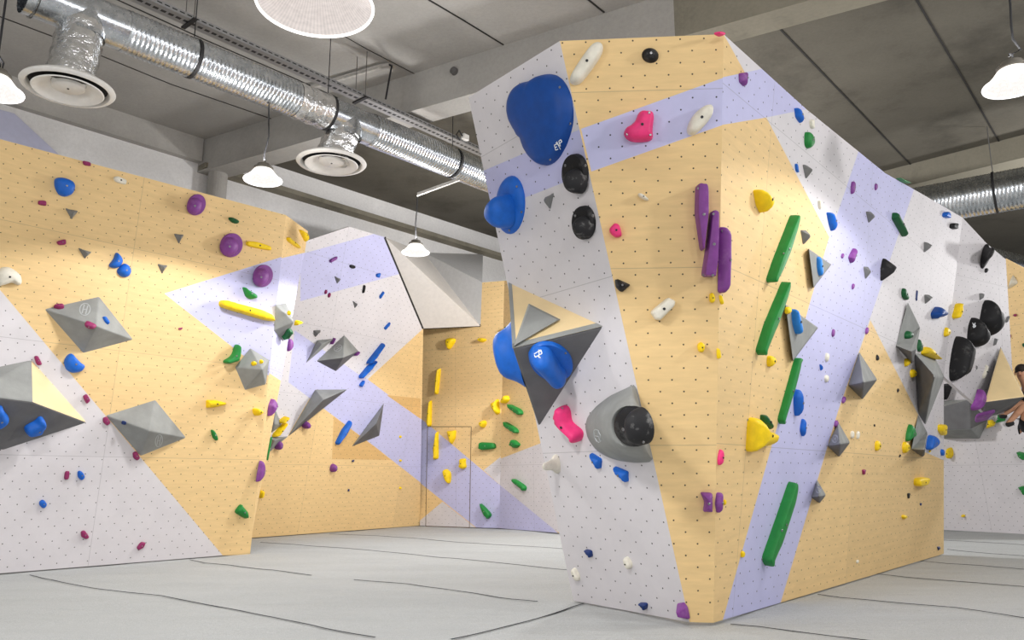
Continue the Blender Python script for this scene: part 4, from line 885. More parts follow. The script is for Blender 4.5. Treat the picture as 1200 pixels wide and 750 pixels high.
H('V23', 'O', 'green', [(510, 450), (530, 410), (592, 438), (585, 475), (510, 494)], .15, 'green hold under the foot of the climber', 'wedge')
H('V23', 'O', 'white', [(285, 510), (300, 500), (306, 525), (290, 545), (278, 555)], .12, 'small white hold on the right edge of the dark box volume', 'soft', bolt=False)
H('FW', 'N', 'yellow', [(520, 655), (540, 632), (575, 635), (583, 700), (545, 736), (510, 722)], .16, 'yellow knob below the dark box volume on the far right wall', 'soft')
H('FW', 's', 'yellow', El(858, 467, 20, 12), .09, 'small yellow hold lowest on the far right wall', 'soft')
H('FW', 's', 'green', [(1096, 182), (1130, 190), (1140, 222), (1103, 214)], .14, 'upper green hold at the right picture edge', 'pad')
H('FW', 's', 'green', [(1099, 340), (1135, 332), (1140, 375), (1125, 370)], .14, 'lower green hold at the right picture edge', 'pad')
H('FW', 'p', 'white', [(896, 438), (926, 486), (920, 497), (864, 530), (869, 480)], .12, 'pale hold at the top of the far plywood on the right', 'chip')
H('FW', 'p', 'maroon', El(909, 693, 22, 18, -20), .08, 'small maroon hold in the middle of the far plywood', 'soft')
H('FW', 'r', 'maroon', El(878, 182, 10, 22, 15), .08, 'thin maroon hold on the left rim of the far plywood', 'soft', bolt=False)
H('FW', 'r', 'dkgreen', [(952, 235), (963, 222), (980, 230), (980, 250), (960, 250)], .1, 'green hold cut by the right edge on the far plywood', 'soft', bolt=False)
# ------------------------------------------------------------------ building shell
CZ = 7.0                                     # underside of the concrete slabs
def concrete(name, col, dark=.7, rough=.9, stain=True):
    k = NT(name); tc = k.n('ShaderNodeTexCoord').outputs['Object']
    a = k.noise(k.mapping(tc, (.5, .5, .5)), 1.4, 7, .65); b = k.noise(tc, 22, 4, .7)
    c = k.ramp(a, [(.25, rgb(*[x * dark for x in col])), (.5, rgb(*col)), (.75, rgb(*[min(255, x * 1.08) for x in col]))])
    c = k.mix(.35, c, k.ramp(b, [(.3, g(.72)), (.6, g(1))]), 'MULTIPLY')
    k.l(c, k.b.inputs['Base Color']); k.b.inputs['Roughness'].default_value = rough; k.b.inputs['Specular IOR Level'].default_value = .2
    k.bump(b, .25, .01); return k.m
m_paint = concrete('grey_painted_concrete', (168, 165, 160), .95)
m_raw = concrete('raw_concrete', (98, 94, 85), .72)
m_beamraw = concrete('raw_beam_concrete', (136, 131, 117), .66)
m_plaster = concrete('white_plaster', (228, 227, 226), .98)
m_line = plain('joint_line', (46, 44, 42), .9)
def ZS(z): return 1 + (z - 1) * 1.154
def slab(name, poly, z, th, mat):
    n = len(poly); vs = [V((p.x, p.y, z)) for p in poly] + [V((p.x, p.y, z + th)) for p in poly]
    fs = [tuple(range(n)), tuple(range(n, 2 * n))[::-1]] + [(i, (i + 1) % n, n + (i + 1) % n, n + i) for i in range(n)]
    return struct(mesh(name, vs, fs, mat, None, origin=vs[0]))
D1 = (atz((500, 179.7), 5.1) - atz((60, 2.5), 5.1)).normalized(); 
c0, c1 = atz((235, 165), CZ), atz((758, 0), CZ)      # crossing of the cross beam with the slab
bd = (c1 - c0); bd.z = 0; bd.normalize()
bp = V((-bd.y, bd.x, 0));                              # away from the camera
if bp.y < 0: bp = -bp
# building wall along D1
wd = V((D1.x, D1.y, 0)).normalized(); wn = V((wd.y, -wd.x, 0))
W0 = Plane(c0, wn)
def along(p, s): return p + wd * s
slab('ceiling', [c0 + bd * 60, c0 - bd * .2 - bp * 0, c0 - wd * 30, c0 - wd * 30 + bd * 60], CZ, .3, m_paint)
slab('ceiling', [c0 - bd * 3, c0 + bd * 60, c0 + bd * 60 + bp * 40, c0 - bd * 3 + bp * 40], CZ, .3, m_raw)
a = along(c0, -30); b = along(c0, 45)
def wallbox(name, a, b, z0, z1, th, mat, n):
    vs = []
    for z in (z0, z1):
        for p, o in ((a, 0), (b, 0), (b, th), (a, th)): vs.append(V((p.x, p.y, z)) - n * o)
    return struct(mesh(name, vs, [(0, 1, 2, 3), (4, 5, 6, 7), (0, 1, 5, 4), (1, 2, 6, 5), (2, 3, 7, 6), (3, 0, 4, 7)], mat, None, origin=vs[0]))
wallbox('wall_left', a - W0.n * .02, b - W0.n * .02, 0, CZ, .3, m_plaster, W0.n)
# ring beam along that wall: painted before the cross beam, raw behind it
zb = W0.hit((235, 192)).z
e1 = along(c0, 0)
wallbox('trim_1', a + W0.n * .12, e1 + W0.n * .12, zb, CZ + .02, .14, m_paint, W0.n)
wallbox('trim_2', e1 + W0.n * .25, b + W0.n * .25, zb - .14, CZ - .5 + .02, .27, m_beamraw, W0.n)
lq = [W0.hit(p, .012) for p in ((-60, 112), (17, 133), (70, 182), (-60, 150))]
struct(mesh('trim_10', lq + [q - W0.n * .012 for q in lq], [(0, 1, 2, 3), (0, 1, 5, 4), (1, 2, 6, 5), (2, 3, 7, 6), (3, 0, 4, 7)], plain('pale_lavender_paint', (196, 198, 222), .8, var=.02), None, origin=lq[0]))
# cross beam
near = Plane(c0, -bp)
zc = min(near.hit((549, 111)).z, CZ - .3)
far_pt = atz((549, 131), zc); bw = max(.3, (far_pt - near.P).dot(bp))
def beam(name, p0, length, w, z0, mat, d=bd, q=bp):
    vs, fs = [], []
    for z in (z0, CZ + .01):
        for s, t in ((0, 0), (length, 0), (length, w), (0, w)): vs.append(V((p0.x, p0.y, z)) + d * s + q * t)
    return struct(mesh(name, vs, [(0, 1, 2, 3), (4, 5, 6, 7), (0, 1, 5, 4), (1, 2, 6, 5), (2, 3, 7, 6), (3, 0, 4, 7)], mat, None, origin=vs[0]))
xr = near.hit((790, 20)); Lr = (xr - c0).dot(bd)
beam('trim_3', c0 - bd * .1, Lr + .1, bw, zc, m_paint)
beam('trim_3', c0 + bd * Lr, 30, bw, zc - .04, m_beamraw)
print('zb', round(zb, 2), 'zc', round(zc, 2), 'bw', round(bw, 2))
# second raw beam at the right, parallel to the first
r0 = atz((1074, 211), CZ - .35); r1 = atz((1200, 180), CZ - .35); rd = (r1 - r0).normalized(); rp = V((-rd.y, rd.x, 0)); rp = rp if rp.y > 0 else -rp
beam('trim_4', r0 - rd * 6, 30, .55, CZ - .42, m_beamraw, rd, rp)
# column under the cross beam
cb = W0.hit((249, 215)); 
vs, fs = tube_vf([V((cb.x, cb.y, 0)) + W0.n * .18, V((cb.x, cb.y, zb + .1)) + W0.n * .18], .17, 24); struct(mesh('trim_5', vs, fs, m_paint, None, origin=vs[0], smooth=False))
# slab joints
def line_z(name, pts, z, w):
    q = [atz(p, z) for p in pts]; vs, fs = [], []
    for a, b in zip(q, q[1:]):
        d = (b - a).normalized(); s = V((-d.y, d.x, 0)) * (w * .32); k = len(vs)
        for zz in (0, .012): vs += [a - s + V((0, 0, zz)), a + s + V((0, 0, zz)), b + s + V((0, 0, zz)), b - s + V((0, 0, zz))]
        fs += [(k, k + 1, k + 2, k + 3), (k, k + 1, k + 5, k + 4), (k + 1, k + 2, k + 6, k + 5), (k + 2, k + 3, k + 7, k + 6), (k + 3, k, k + 4, k + 7), (k + 4, k + 5, k + 6, k + 7)]
    return struct(mesh(name, vs, fs, m_line, None, origin=q[0]))
for pts, w in (([(-40, 2), (0, 20), (80, 50), (200, 99), (322, 141)], .02), ([(100, -16), (137, 0), (240, 47), (340, 90), (402, 118)], .025), ([(395, 38), (430, 58), (486, 87)], .012),
               ([(490, -7), (541, 23), (590, 53)], .03), ([(683, -5), (708, 15)], .035), ([(890, 2), (910, 30), (990, 113), (1072, 198)], .04), ([(1068, -10), (1074, 0), (1130, 95), (1181, 184)], .04)):
    line_z('trim_6', pts, CZ - .01, w)
# sloped boxing in the corner above the two back walls
s0, s1, s2, s3 = PL['M'].hit((451, 278)), PL['M'].hit((496, 385)), PL['B'].hit((563, 382)), W0.hit((497, 296), .01)
s4, s5 = PL['B'].hit((565, 331)), W0.hit((566, 298), .01)
s6 = PL['B'].hit((591, 329)); s7 = W0.hit((592, 305), .01)
struct(mesh('trim_7', [s0, s1, s2, s3], [(0, 1, 2), (0, 2, 3)], plain('warm_white_boarding', (214, 209, 203), .85, var=.03), None, origin=s0)).modifiers.new('t', 'SOLIDIFY').thickness = .02
struct(mesh('trim_8', [s3, s2, s4, s5], [(0, 1, 2), (0, 2, 3)], plain('white_boarding', (208, 208, 208), .85, var=.03), None, origin=s3)).modifiers.new('t', 'SOLIDIFY').thickness = .02
strip_on('dark_edge', PL['M'], [(451, 278), (496, 385)], .05, m_line, midwall, h=.008); strip_on('dark_edge', PL['B'], [(496, 384.5), (563, 381.5)], .05, m_line, backwall, h=.008)

# ------------------------------------------------------------------ floor of crash mats
k = NT('grey_mat_carpet'); tc = k.n('ShaderNodeTexCoord').outputs['Object']
n1 = k.noise(tc, 160, 3, .7); n2 = k.noise(k.mapping(tc, (.5, 1.6, 1)), 1.3, 5, .6); n3 = k.noise(tc, 40, 4, .6)
c = k.ramp(n1, [(.3, rgb(158, 160, 160)), (.7, rgb(196, 198, 197))]); c = k.mix(.5, c, k.ramp(n3, [(.3, g(.86)), (.7, g(1))]), 'MULTIPLY')
c = k.mix(.6, c, k.ramp(n2, [(.3, g(.88)), (.6, g(1))]), 'MULTIPLY')
k.l(c, k.b.inputs['Base Color']); k.b.inputs['Roughness'].default_value = .95; k.b.inputs['Specular IOR Level'].default_value = .1
k.bump(k.math('ADD', k.math('MULTIPLY', n2, 4), k.math('MULTIPLY', n1, .25)), .5, .03)
m_mat = k.m
bm = bmesh.new()
NX, NY = 110, 130
X0, X1, Y0, Y1 = -14.0, 26.0, -10.0, 32.0
from mathutils import noise as mn
for j in range(NY + 1):
    for i in range(NX + 1):
        x, y = X0 + (X1 - X0) * i / NX, Y0 + (Y1 - Y0) * j / NY
        z = .012 * mn.noise(V((x * .5, y * 1.1, 0))) + .006 * mn.noise(V((x * 1.5, y * 3, 4)))
        bm.verts.new((x, y, z - .012))
bm.verts.ensure_lookup_table()
for j in range(NY):
    for i in range(NX):
        a = j * (NX + 1) + i; bm.faces.new([bm.verts[q] for q in (a, a + 1, a + NX + 2, a + NX + 1)])
me = bpy.data.meshes.new('floor'); bm.to_mesh(me); bm.free()
for p in me.polygons: p.use_smooth = True
struct(link('floor', me, m_mat))
SW = .65
m_seam = plain('seam_dark_grey', (62, 64, 66), .95)  # dark grey of the seams between the mats
def seam(pts, w):
    q = []
    for a, b in zip(pts, pts[1:]):
        A, B = atz(a, .004), atz(b, .004); n = max(2, int((B - A).length / .15))
        q += [A.lerp(B, t / n) for t in range(n)]
    q.append(atz(pts[-1], .004)); vs, fs = [], []
    for i, p in enumerate(q):
        d = (q[min(i + 1, len(q) - 1)] - q[max(i - 1, 0)]).normalized(); s = V((-d.y, d.x, 0)) * (SW * w / 2 * (.6 + .6 * random.random()))
        z = .012 * mn.noise(V((p.x * .5, p.y * 1.1, 0))) + .006 * mn.noise(V((p.x * 1.5, p.y * 3, 4))) - .012
        o = V((0, 0, z + .006 - p.z)); vs += [p - s + o, p + s + o, p + s * .4 + o + V((0, 0, .004)), p - s * .4 + o + V((0, 0, .004))]
    for i in range(len(q) - 1):
        k = 4 * i
        for a, b in ((0, 3), (3, 2), (2, 1)): fs.append((k + a, k + b, k + 4 + b, k + 4 + a))
    return struct(mesh('trim_9', vs, fs, m_seam, None, origin=q[0]))
for pts, w in (([(35, 673), (80, 683), (120, 690), (190, 697), (255, 709), (320, 722), (380, 735), (440, 745)], .018), ([(222, 655), (240, 659), (270, 661), (320, 667), (365, 673)], .022), ([(415, 678), (480, 683), (540, 692), (600, 701), (630, 704)], .018),
               ([(305, 635), (345, 637), (395, 641), (470, 647), (530, 653), (580, 658), (665, 667)], .02), ([(386, 625), (440, 627), (500, 631), (560, 636), (665, 643)], .02),
               ([(528, 748), (580, 735), (620, 725), (660, 714), (684, 706)], .022), ([(856, 728), (890, 731), (930, 737), (970, 743), (1030, 750)], .018), ([(958, 695), (985, 699), (1040, 704), (1120, 711), (1200, 722), (1260, 728)], .02),
               ([(1026, 671), (1060, 675), (1120, 680), (1200, 687), (1260, 692)], .026), ([(1077, 656), (1110, 659), (1150, 661), (1200, 666)], .02), ([(1110, 643), (1200, 651)], .02), ([(1106, 632), (1200, 638)], .02)):
    seam(pts, w)

# ------------------------------------------------------------------ air ducts
k = NT('galvanised_steel'); tc = k.n('ShaderNodeTexCoord').outputs['Object']
f = k.noise(tc, 9, 4); k.l(k.ramp(f, [(.3, rgb(172, 178, 184)), (.7, rgb(214, 218, 222))]), k.b.inputs['Base Color'])
k.b.inputs['Metallic'].default_value = 1; k.l(k.ramp(k.noise(tc, 30, 3), [(.3, g(.20)), (.7, g(.30))]), k.b.inputs['Roughness'])
k.bump(f, .10, .01); m_duct = k.m
k = NT('crinkled_foil'); tc = k.n('ShaderNodeTexCoord').outputs['Object']
f = k.noise(tc, 12, 3, .6); k.l(k.ramp(f, [(.3, rgb(205, 206, 208)), (.7, rgb(240, 240, 238))]), k.b.inputs['Base Color']); k.b.inputs['Metallic'].default_value = 1
k.b.inputs['Roughness'].default_value = .22; k.bump(f, .5, .05); m_foil = k.m
m_whitemet = plain('white_enamel', (226, 224, 220), .45, var=.03)
m_darkin = plain('dark_interior', (40, 40, 42), .8)
m_strap = plain('black_strap', (34, 34, 36), .6)
def spiral(a, b, r, pitch=.05, rib=.005):
    d = b - a; n = max(2, int(d.length / pitch)); pts, rad = [], []
    for i in range(n):
        for t, e in ((0, 0), (.62, 0), (.75, rib), (.9, rib)):
            pts.append(a + d * ((i + t) / n)); rad.append(r + e)
    pts.append(b); rad.append(r)
    return tube_vf(pts, rad, 40, False)
DZ = ZS(5.1)
p0, p1 = atz((46, -4), DZ), atz((560, 203), DZ); dd = (p1 - p0).normalized()
sl = (atz((210, 62.8), DZ) - CAM).length; DR = 41 / 930 * sl / 2
print('zc', zc); print('duct', round(DR, 2), 'azimuth', round(math.degrees(math.atan2(dd.x, dd.y)), 1))
duct = empty('air_duct', p0, 'long spiral galvanised duct hanging under the ceiling on the left', 'air duct')
def onaxis(px): # axis point nearest to the column of a picture point
    best = min((p0 + dd * (i * .01) for i in range(1300)), key=lambda q: ((q - CAM).normalized() - ray(px).normalized()).length)
    return best
t1, t2 = onaxis((97, 20)), onaxis((404, 143))
s1a, s1b = t1 - dd * .55, t1 + dd * .45
s2a, s2b = t2 - dd * .35, t2 + dd * .45
pe = p0 + dd * ((p1 - p0).length + 9)
def addmesh(name, vf, mat, par, sm=True):
    o = mesh(name, vf[0], vf[1], mat, par, origin=vf[0][0], smooth=sm)
    if sm: o.data.set_sharp_from_angle(angle=math.radians(50))
    return o
def crinkle(a, b, r, amp=.035, n=14, seg=36):
    d = b - a; s, t = frame_of(d); vs, fs = [], []
    for i in range(n + 1):
        for j in range(seg):
            an = 2 * math.pi * j / seg; rr = r * (1 + amp * (1 if i % 3 == 1 else -.4) + .025 * mn.noise(V((i * 1.7, j * .6, r * 9))))
            vs.append(a + d * (i / n) + s * (rr * math.cos(an)) + t * (rr * math.sin(an)))
    for i in range(n):
        for j in range(seg): fs.append((i * seg + j, i * seg + (j + 1) % seg, (i + 1) * seg + (j + 1) % seg, (i + 1) * seg + j))
    return vs, fs
o = addmesh('foil_sleeve', crinkle(p0 - dd * .05, s1a + dd * .1, DR * 1.03), m_foil, duct)
addmesh('end_opening', tube_vf([p0 + dd * .02, p0 + dd * .6], DR * .98, 36, True), m_darkin, duct)
addmesh('tee_fitting', tube_vf([s1a, s1b], DR * .985, 40, False), m_duct, duct)
addmesh('spiral_tube', spiral(s1b - dd * .05, s2a, DR), m_duct, duct)
addmesh('foil_sleeve', crinkle(s2a - dd * .45, s2a + dd * .06, DR * 1.03, n=8), m_foil, duct)
addmesh('tee_fitting', tube_vf([s2a, s2b], DR * .985, 40, False), m_duct, duct)
addmesh('spiral_tube', spiral(s2b - dd * .05, pe, DR), m_duct, duct)
def strap_at(q):
    addmesh('hanger_band', tube_vf([q - dd * .02, q + dd * .02], DR * 1.05, 40, False), m_strap, duct)
    addmesh('hanger_wire', tube_vf([q + V((0, 0, DR)), V((q.x, q.y, CZ))], .006, 6), m_strap, duct)
for px in ((225, 70), (383, 134), (530, 191)): strap_at(onaxis(px))
def diffuser(px, tee, label, wpx):
    # drop straight down from the tee until the picture point is met
    zz = min((3.5 + .01 * i for i in range(230)), key=lambda z: (V((tee.x, tee.y)) - V(atz(px, z)[:2])).length)
    c = atz(px, zz); c = V((tee.x, tee.y, zz)).lerp(c, .8); xs = [project(c + V((math.cos(a * .1), math.sin(a * .1), 0)) * .4).x for a in range(63)]; Rr = .4 * wpx / (max(xs) - min(xs))
    print('diffuser', [round(x, 2) for x in c], round(Rr, 2))
    addmesh('branch_sleeve', crinkle(V((tee.x, tee.y, DZ - DR * .5)), c + V((0, 0, .05)), DR * 1.0, n=12), m_foil, duct)
    # saddle plate between tee and branch
    addmesh('branch_collar', tube_vf([V((tee.x, tee.y, DZ)), V((tee.x, tee.y, DZ - DR * 1.15))], [DR * .99, DR * .99], 40, False), m_duct, duct)
    t = empty('air_diffuser', c, label, 'air vent', 'round ceiling diffusers')
    addmesh('outer_ring', lathe_vf(c, [(Rr * .60, .10), (Rr * .80, .06), (Rr * .98, .012), (Rr, -.004), (Rr * .97, -.02), (Rr * .88, -.028), (Rr * .84, -.01), (Rr * .82, .05), (Rr * .6, .09)], 56), m_whitemet, t)
    addmesh('inner_cone', lathe_vf(c, [(Rr * .76, -.035), (Rr * .74, -.045), (Rr * .62, -.02), (Rr * .42, .035), (Rr * .36, .045), (Rr * .35, .0), (Rr * .32, -.012), (.001, -.014)], 56), m_whitemet, t)
    addmesh('shadow_gap', lathe_vf(c, [(Rr * .84, .03), (Rr * .6, .04), (.01, .05)], 48), m_darkin, t)
    az = math.atan2(CAM.y - c.y, CAM.x - c.x)
    vs, fs = [], []
    for rr, z in ((Rr * .395, .0), (Rr * .56, -.016)):
        for i in range(13):
            a = (az - math.radians(42 - 84 * i / 12)); vs.append(c + V((rr * math.cos(a), rr * math.sin(a), z + .012)))
    for rr in (Rr * .395, Rr * .56):
        for i in range(13):
            a = (az - math.radians(42 - 84 * i / 12)); vs.append(c + V((rr * math.cos(a), rr * math.sin(a), .02)))
    for i in range(12):
        fs += [(i, i + 1, 14 + i, 13 + i), (26 + i, 27 + i, 40 + i, 39 + i), (i, i + 1, 27 + i, 26 + i), (13 + i, 14 + i, 40 + i, 39 + i)]
    mesh('damper_slot', vs, fs, m_darkin, t, origin=c)
    addmesh('centre_screw', lathe_vf(c + V((0, 0, -.014)), [(.012, 0), (.01, -.006), (.001, -.007)], 12), M['bolt_dark'], t)
diffuser((78, 102), t1, 'white round air diffuser nearest on the left, under the open duct end', 115)
diffuser((385, 190), t2, 'white round air diffuser hanging midway along the duct', 83)
# right-hand duct
def rduct(a_px, b_px, z, wpx, label, straps):
    a, b = atz(a_px, z), atz(b_px, z); d = (b - a).normalized(); r = wpx / 930 * (a.lerp(b, .5) - CAM).length / 2
    t = empty('air_duct', a, label, 'air duct')
    addmesh('spiral_tube', spiral(a - d * 2.5, b + d * 4, r, .06), m_duct, t)
    for px in straps:
        q = min((a + d * (i * .01) for i in range(-100, 500)), key=lambda q: ((q - CAM).normalized() - ray(px).normalized()).length)
        addmesh('hanger_band', tube_vf([q - d * .02, q + d * .02], r * 1.05, 36, False), m_strap, t)
        addmesh('hanger_wire', tube_vf([q + V((0, 0, r)), V((q.x, q.y, CZ))], .008, 6), plain('wire', (150, 150, 150), .4, .8), t)
rduct((1110, 236), (1200, 220), ZS(5.15), 40, 'wide spiral duct crossing behind the top right of the block', [(1166, 227)])
rduct((1150, 303), (1200, 316), ZS(4.9), 26, 'dim far duct at the right edge above the plywood', [])

# ------------------------------------------------------------------ cable tray and conduits
TZ = zc - .10
ta, tb = atz((150, -6), TZ), atz((575, 185), TZ); td = (tb - ta).normalized(); ts = V((-td.y, td.x, 0)).normalized()
if ts.y < 0: ts = -ts
k = NT('perforated_tray'); tc = k.n('ShaderNodeUVMap', _uv_map='grid').outputs[0]; sp = k.n('ShaderNodeSeparateXYZ'); k.l(tc, sp.inputs[0])
fu = k.math('ABSOLUTE', k.math('SUBTRACT', k.math('FRACT', k.math('DIVIDE', sp.outputs[0], .09)), .5)); fv = k.math('ABSOLUTE', k.math('SUBTRACT', sp.outputs[1], .5))
slot = k.math('MULTIPLY', k.math('LESS_THAN', fu, .33), k.math('LESS_THAN', fv, .13))
k.l(k.mix(slot, rgb(150, 150, 150), rgb(40, 40, 42)), k.b.inputs['Base Color']); k.b.inputs['Roughness'].default_value = .5; k.b.inputs['Metallic'].default_value = .4
m_tray = k.m
tray = empty('cable_tray', ta, 'perforated steel cable tray running above the long duct', 'cable tray')
def traypart(name, p, q, w0, w1):
    Lq = (q - p).length; me = bpy.data.meshes.new(name)
    vs = [p + w0, q + w0, q + w1, p + w1]; me.from_pydata([tuple(v - ta) for v in vs], [], [(0, 1, 2, 3)])
    uvl = me.uv_layers.new(name='grid')
    for i, uvc in enumerate(((0, 0), (Lq, 0), (Lq, 1), (0, 1))): uvl.data[i].uv = uvc
    o = link(name, me, m_tray, tray, V((0, 0, 0))); sm = o.modifiers.new('t', 'SOLIDIFY'); sm.thickness = .004; return o
te = tb + td * 9; Z = V((0, 0, 1))
traypart('tray_base', ta, te, -ts * .09, ts * .09)
traypart('tray_side', ta, te, -ts * .09, -ts * .09 + Z * .06); traypart('tray_side', ta, te, ts * .09, ts * .09 + Z * .06)
for i in range(4):
    off = ts * (-.05 + .033 * i)
    addmesh('cable', tube_vf([ta + off + Z * .02, ta.lerp(te, .5) + off + Z * .022, te + off + Z * .02], .011, 8), m_strap, tray)
for px in ((222, 25), (424, 112)):
    q = min((ta + td * (i * .01) for i in range(1400)), key=lambda q: ((q - CAM).normalized() - ray(px).normalized()).length)
    addmesh('hanger_bracket', box_vf(q - Z * .012, td, ts, Z, .05, .30, .022), m_strap, tray, False)
    for s in (-.11, .11): addmesh('hanger_rod', tube_vf([q + ts * s, V((q.x, q.y, CZ)) + ts * s], .006, 6), plain('rod', (120, 118, 114), .5, .5), tray)
# junction box beside the tray
jb = atz((545, 161), TZ + .08)
j = empty('junction_box', jb, 'small white junction box on the end of the cable tray beside the block', 'junction box')
o = mesh('box_body', *box_vf(jb, td, ts, Z, .13, .08, .10), m_whitemet, j, origin=jb); o.modifiers.new('b', 'BEVEL').width = .012
addmesh('cable', tube_vf([jb + td * -.06, jb - td * .14 + Z * .07, jb - td * .2 - Z * .02, jb - td * .12 - Z * .09], .012, 8), m_strap, j)
# light batten conduit with a black drop cable
ca, cb_ = atz((357, 105), CZ - .06), atz((456, 76), CZ - .06)
cn = empty('conduit', ca, 'pale conduit bar under the slab with a black cable dropping to the tray', 'conduit')
addmesh('conduit_bar', box_vf(ca.lerp(cb_, .5), (cb_ - ca).normalized(), bp, Z, (cb_ - ca).length, .05, .04), plain('pale_conduit', (188, 184, 178), .6), cn, False)
dc = atz((452, 116), TZ + .02)
addmesh('drop_cable', tube_vf([cb_, cb_ + (cb_ - ca).normalized() * .05 - Z * .03, cb_.lerp(dc, .25) + bd * .04, cb_.lerp(dc, .6) + bd * .02, dc], .014, 8), m_strap, cn)
# round fitting on the cross beam
kp = near.hit((533, 84), .0)
kn = empty('beam_fitting', kp, 'small round dark fitting on the face of the painted cross beam', 'fitting')
addmesh('cap', tube_vf([kp, kp - bp * .05, kp - bp * .06], [.06, .055, .03], 20), plain('fitting_grey', (96, 94, 92), .6), kn)

# ------------------------------------------------------------------ pendant lamps
def glow(name, col, s, ribs=True):
    k = NT(name); k.b.inputs['Base Color'].default_value = rgb(60, 60, 60); k.b.inputs['Roughness'].default_value = .25
    k.b.inputs['Emission Color'].default_value = rgb(*col)
    if ribs:
        uv = k.n('ShaderNodeUVMap', _uv_map='grid').outputs[0]; sp = k.n('ShaderNodeSeparateXYZ'); k.l(uv, sp.inputs[0])
        w = k.math('ABSOLUTE', k.math('SUBTRACT', k.math('FRACT', k.math('MULTIPLY', sp.outputs[0], 84)), .5))
        nz = k.noise(uv, 30, 4)
        k.l(k.math('MULTIPLY', k.math('ADD', .62, k.math('ADD', k.math('MULTIPLY', w, .35), k.math('MULTIPLY', nz, .45))), s), k.b.inputs['Emission Strength'])
    else: k.b.inputs['Emission Strength'].default_value = s
    return k.m
m_shade = glow('lit_prismatic_glass', (255, 250, 242), 1.6)
m_inner = glow('lit_prismatic_inside', (244, 232, 226), .86)
m_inner2 = glow('lit_prismatic_inside_far', (252, 248, 244), 1.12)
m_rim = glow('lit_glass_rim', (255, 252, 250), 2.2, False)
m_bulb = glow('lamp_bulb', (255, 252, 246), 9, False)
m_housing = plain('lamp_housing', (112, 108, 100), .5, .3)
def lathe_uv(name, c, prof, mat, par, seg=56):
    vs, fs = lathe_vf(c, prof, seg); o = mesh(name, vs, fs, mat, par, origin=c, smooth=True)
    uvl = o.data.uv_layers.new(name='grid')
    for p in o.data.polygons:
        for li in p.loop_indices:
            co = o.data.vertices[o.data.loops[li].vertex_index].co; a = math.atan2(co.y, co.x) / (2 * math.pi) % 1
            uvl.data[li].uv = (a, co.z * 3)
        us = [uvl.data[li].uv[0] for li in p.loop_indices]
        if max(us) - min(us) > .5:
            for li in p.loop_indices:
                if uvl.data[li].uv[0] < .5: uvl.data[li].uv = (uvl.data[li].uv[0] + 1, uvl.data[li].uv[1])
    return o
def pendant(px, z, wpx, label, power, cordpts=None, hang=CZ, up=.12):
    c = atz(px, z); R_ = wpx / 930 * (c - CAM).length / 2 * .95
    t = empty('pendant_lamp', c, label, 'lamp', 'high-bay pendant lamps')
    lathe_uv('glass_shade', c, [(R_ * .42, R_ * .62), (R_ * .50, R_ * .55), (R_ * .64, R_ * .36), (R_ * .84, R_ * .14), (R_, 0)], m_shade, t)
    lathe_uv('shade_lining', c, [(R_ * .30, R_ * .58), (R_ * .46, R_ * .50), (R_ * .60, R_ * .33), (R_ * .80, R_ * .12), (R_ * .955, .004)], m_inner if wpx > 100 else m_inner2, t)
    addmesh('shade_rim', lathe_vf(c, [(R_ * .965, .003), (R_ * .97, -.006), (R_ * .99, -.008), (R_ * 1.005, .002), (R_ * .99, .008)], 56), m_rim, t)
    addmesh('housing', lathe_vf(c, [(R_ * .44, R_ * .58), (R_ * .50, R_ * .62), (R_ * .50, R_ * .70), (R_ * .36, R_ * .76), (R_ * .34, R_ * .88), (R_ * .22, R_ * .93), (R_ * .06, R_ * .95), (.001, R_ * .96)], 40), m_housing, t)
    addmesh('bulb', lathe_vf(c, [(.001, R_ * .18), (R_ * .1, R_ * .2), (R_ * .16, R_ * .3), (R_ * .14, R_ * .42), (R_ * .08, R_ * .54)], 24), m_bulb, t)
    top = c + V((0, 0, R_ * .95))
    addmesh('hook', tube_vf([top, top + V((R_ * .08, 0, R_ * .1)), top + V((R_ * .06, 0, R_ * .22)), top + V((-R_ * .05, 0, R_ * .25)), top + V((-R_ * .06, 0, R_ * .14))], R_ * .03, 8), m_strap, t)
    q = cordpts(top, R_) if cordpts else [top + V((0, 0, R_ * .2)), V((top.x + .02, top.y, (top.z + hang) / 2)), V((top.x, top.y, hang))]
    addmesh('cord', tube_vf(q, max(.009, R_ * .035), 8), m_strap, t)
    for rot, en, zz in ((0, power, -.03), (math.pi, power * up, R_ * 1.05)):       # the pool below, and an added upward spot brightening ceiling and walls
        ld = bpy.data.lights.new('lamp_light', 'SPOT'); ld.energy = en; ld.spot_size = math.radians(150 if not rot else 172); ld.spot_blend = .14 if not rot else .6; ld.shadow_soft_size = R_ * .75; ld.color = LC
        lo = bpy.data.objects.new('lamp_light', ld); COL.objects.link(lo); lo.location = c + V((0, 0, zz)); lo.rotation_euler = (rot, 0, 0)
    return t
PW = 270; UPL = .12; LC = (1, .985, .975)
def sway(px_list, zs):
    return lambda top, R_: [top + V((0, 0, R_ * .2))] + [dist(p, top.y) for p in px_list] + (zs(top) if callable(zs) else [V((dist(px_list[-1], top.y).x, top.y, CZ))])
pendant((308, 211), 4.3, 44, 'pendant lamp with a curving cord below the duct, in front of the column', PW * .95, sway([(310, 180), (315, 160), (315, 145)], lambda t: [onaxis((315, 110)) - Z * DR * .9]), up=.35)
pendant((487, 296), 4.4, 34, 'small far pendant lamp in front of the white back corner', PW * 1.4, sway([(487, 262), (488.5, 245), (489, 230)], lambda t: [dist((489, 228), t.y)]), up=.35)
pendant((1189, 100), 3.95, 58, 'pendant lamp at the upper right edge under the raw concrete', PW * .6, sway([(1196, 58), (1187, 46), (1185, 30), (1184, 5)], 0))
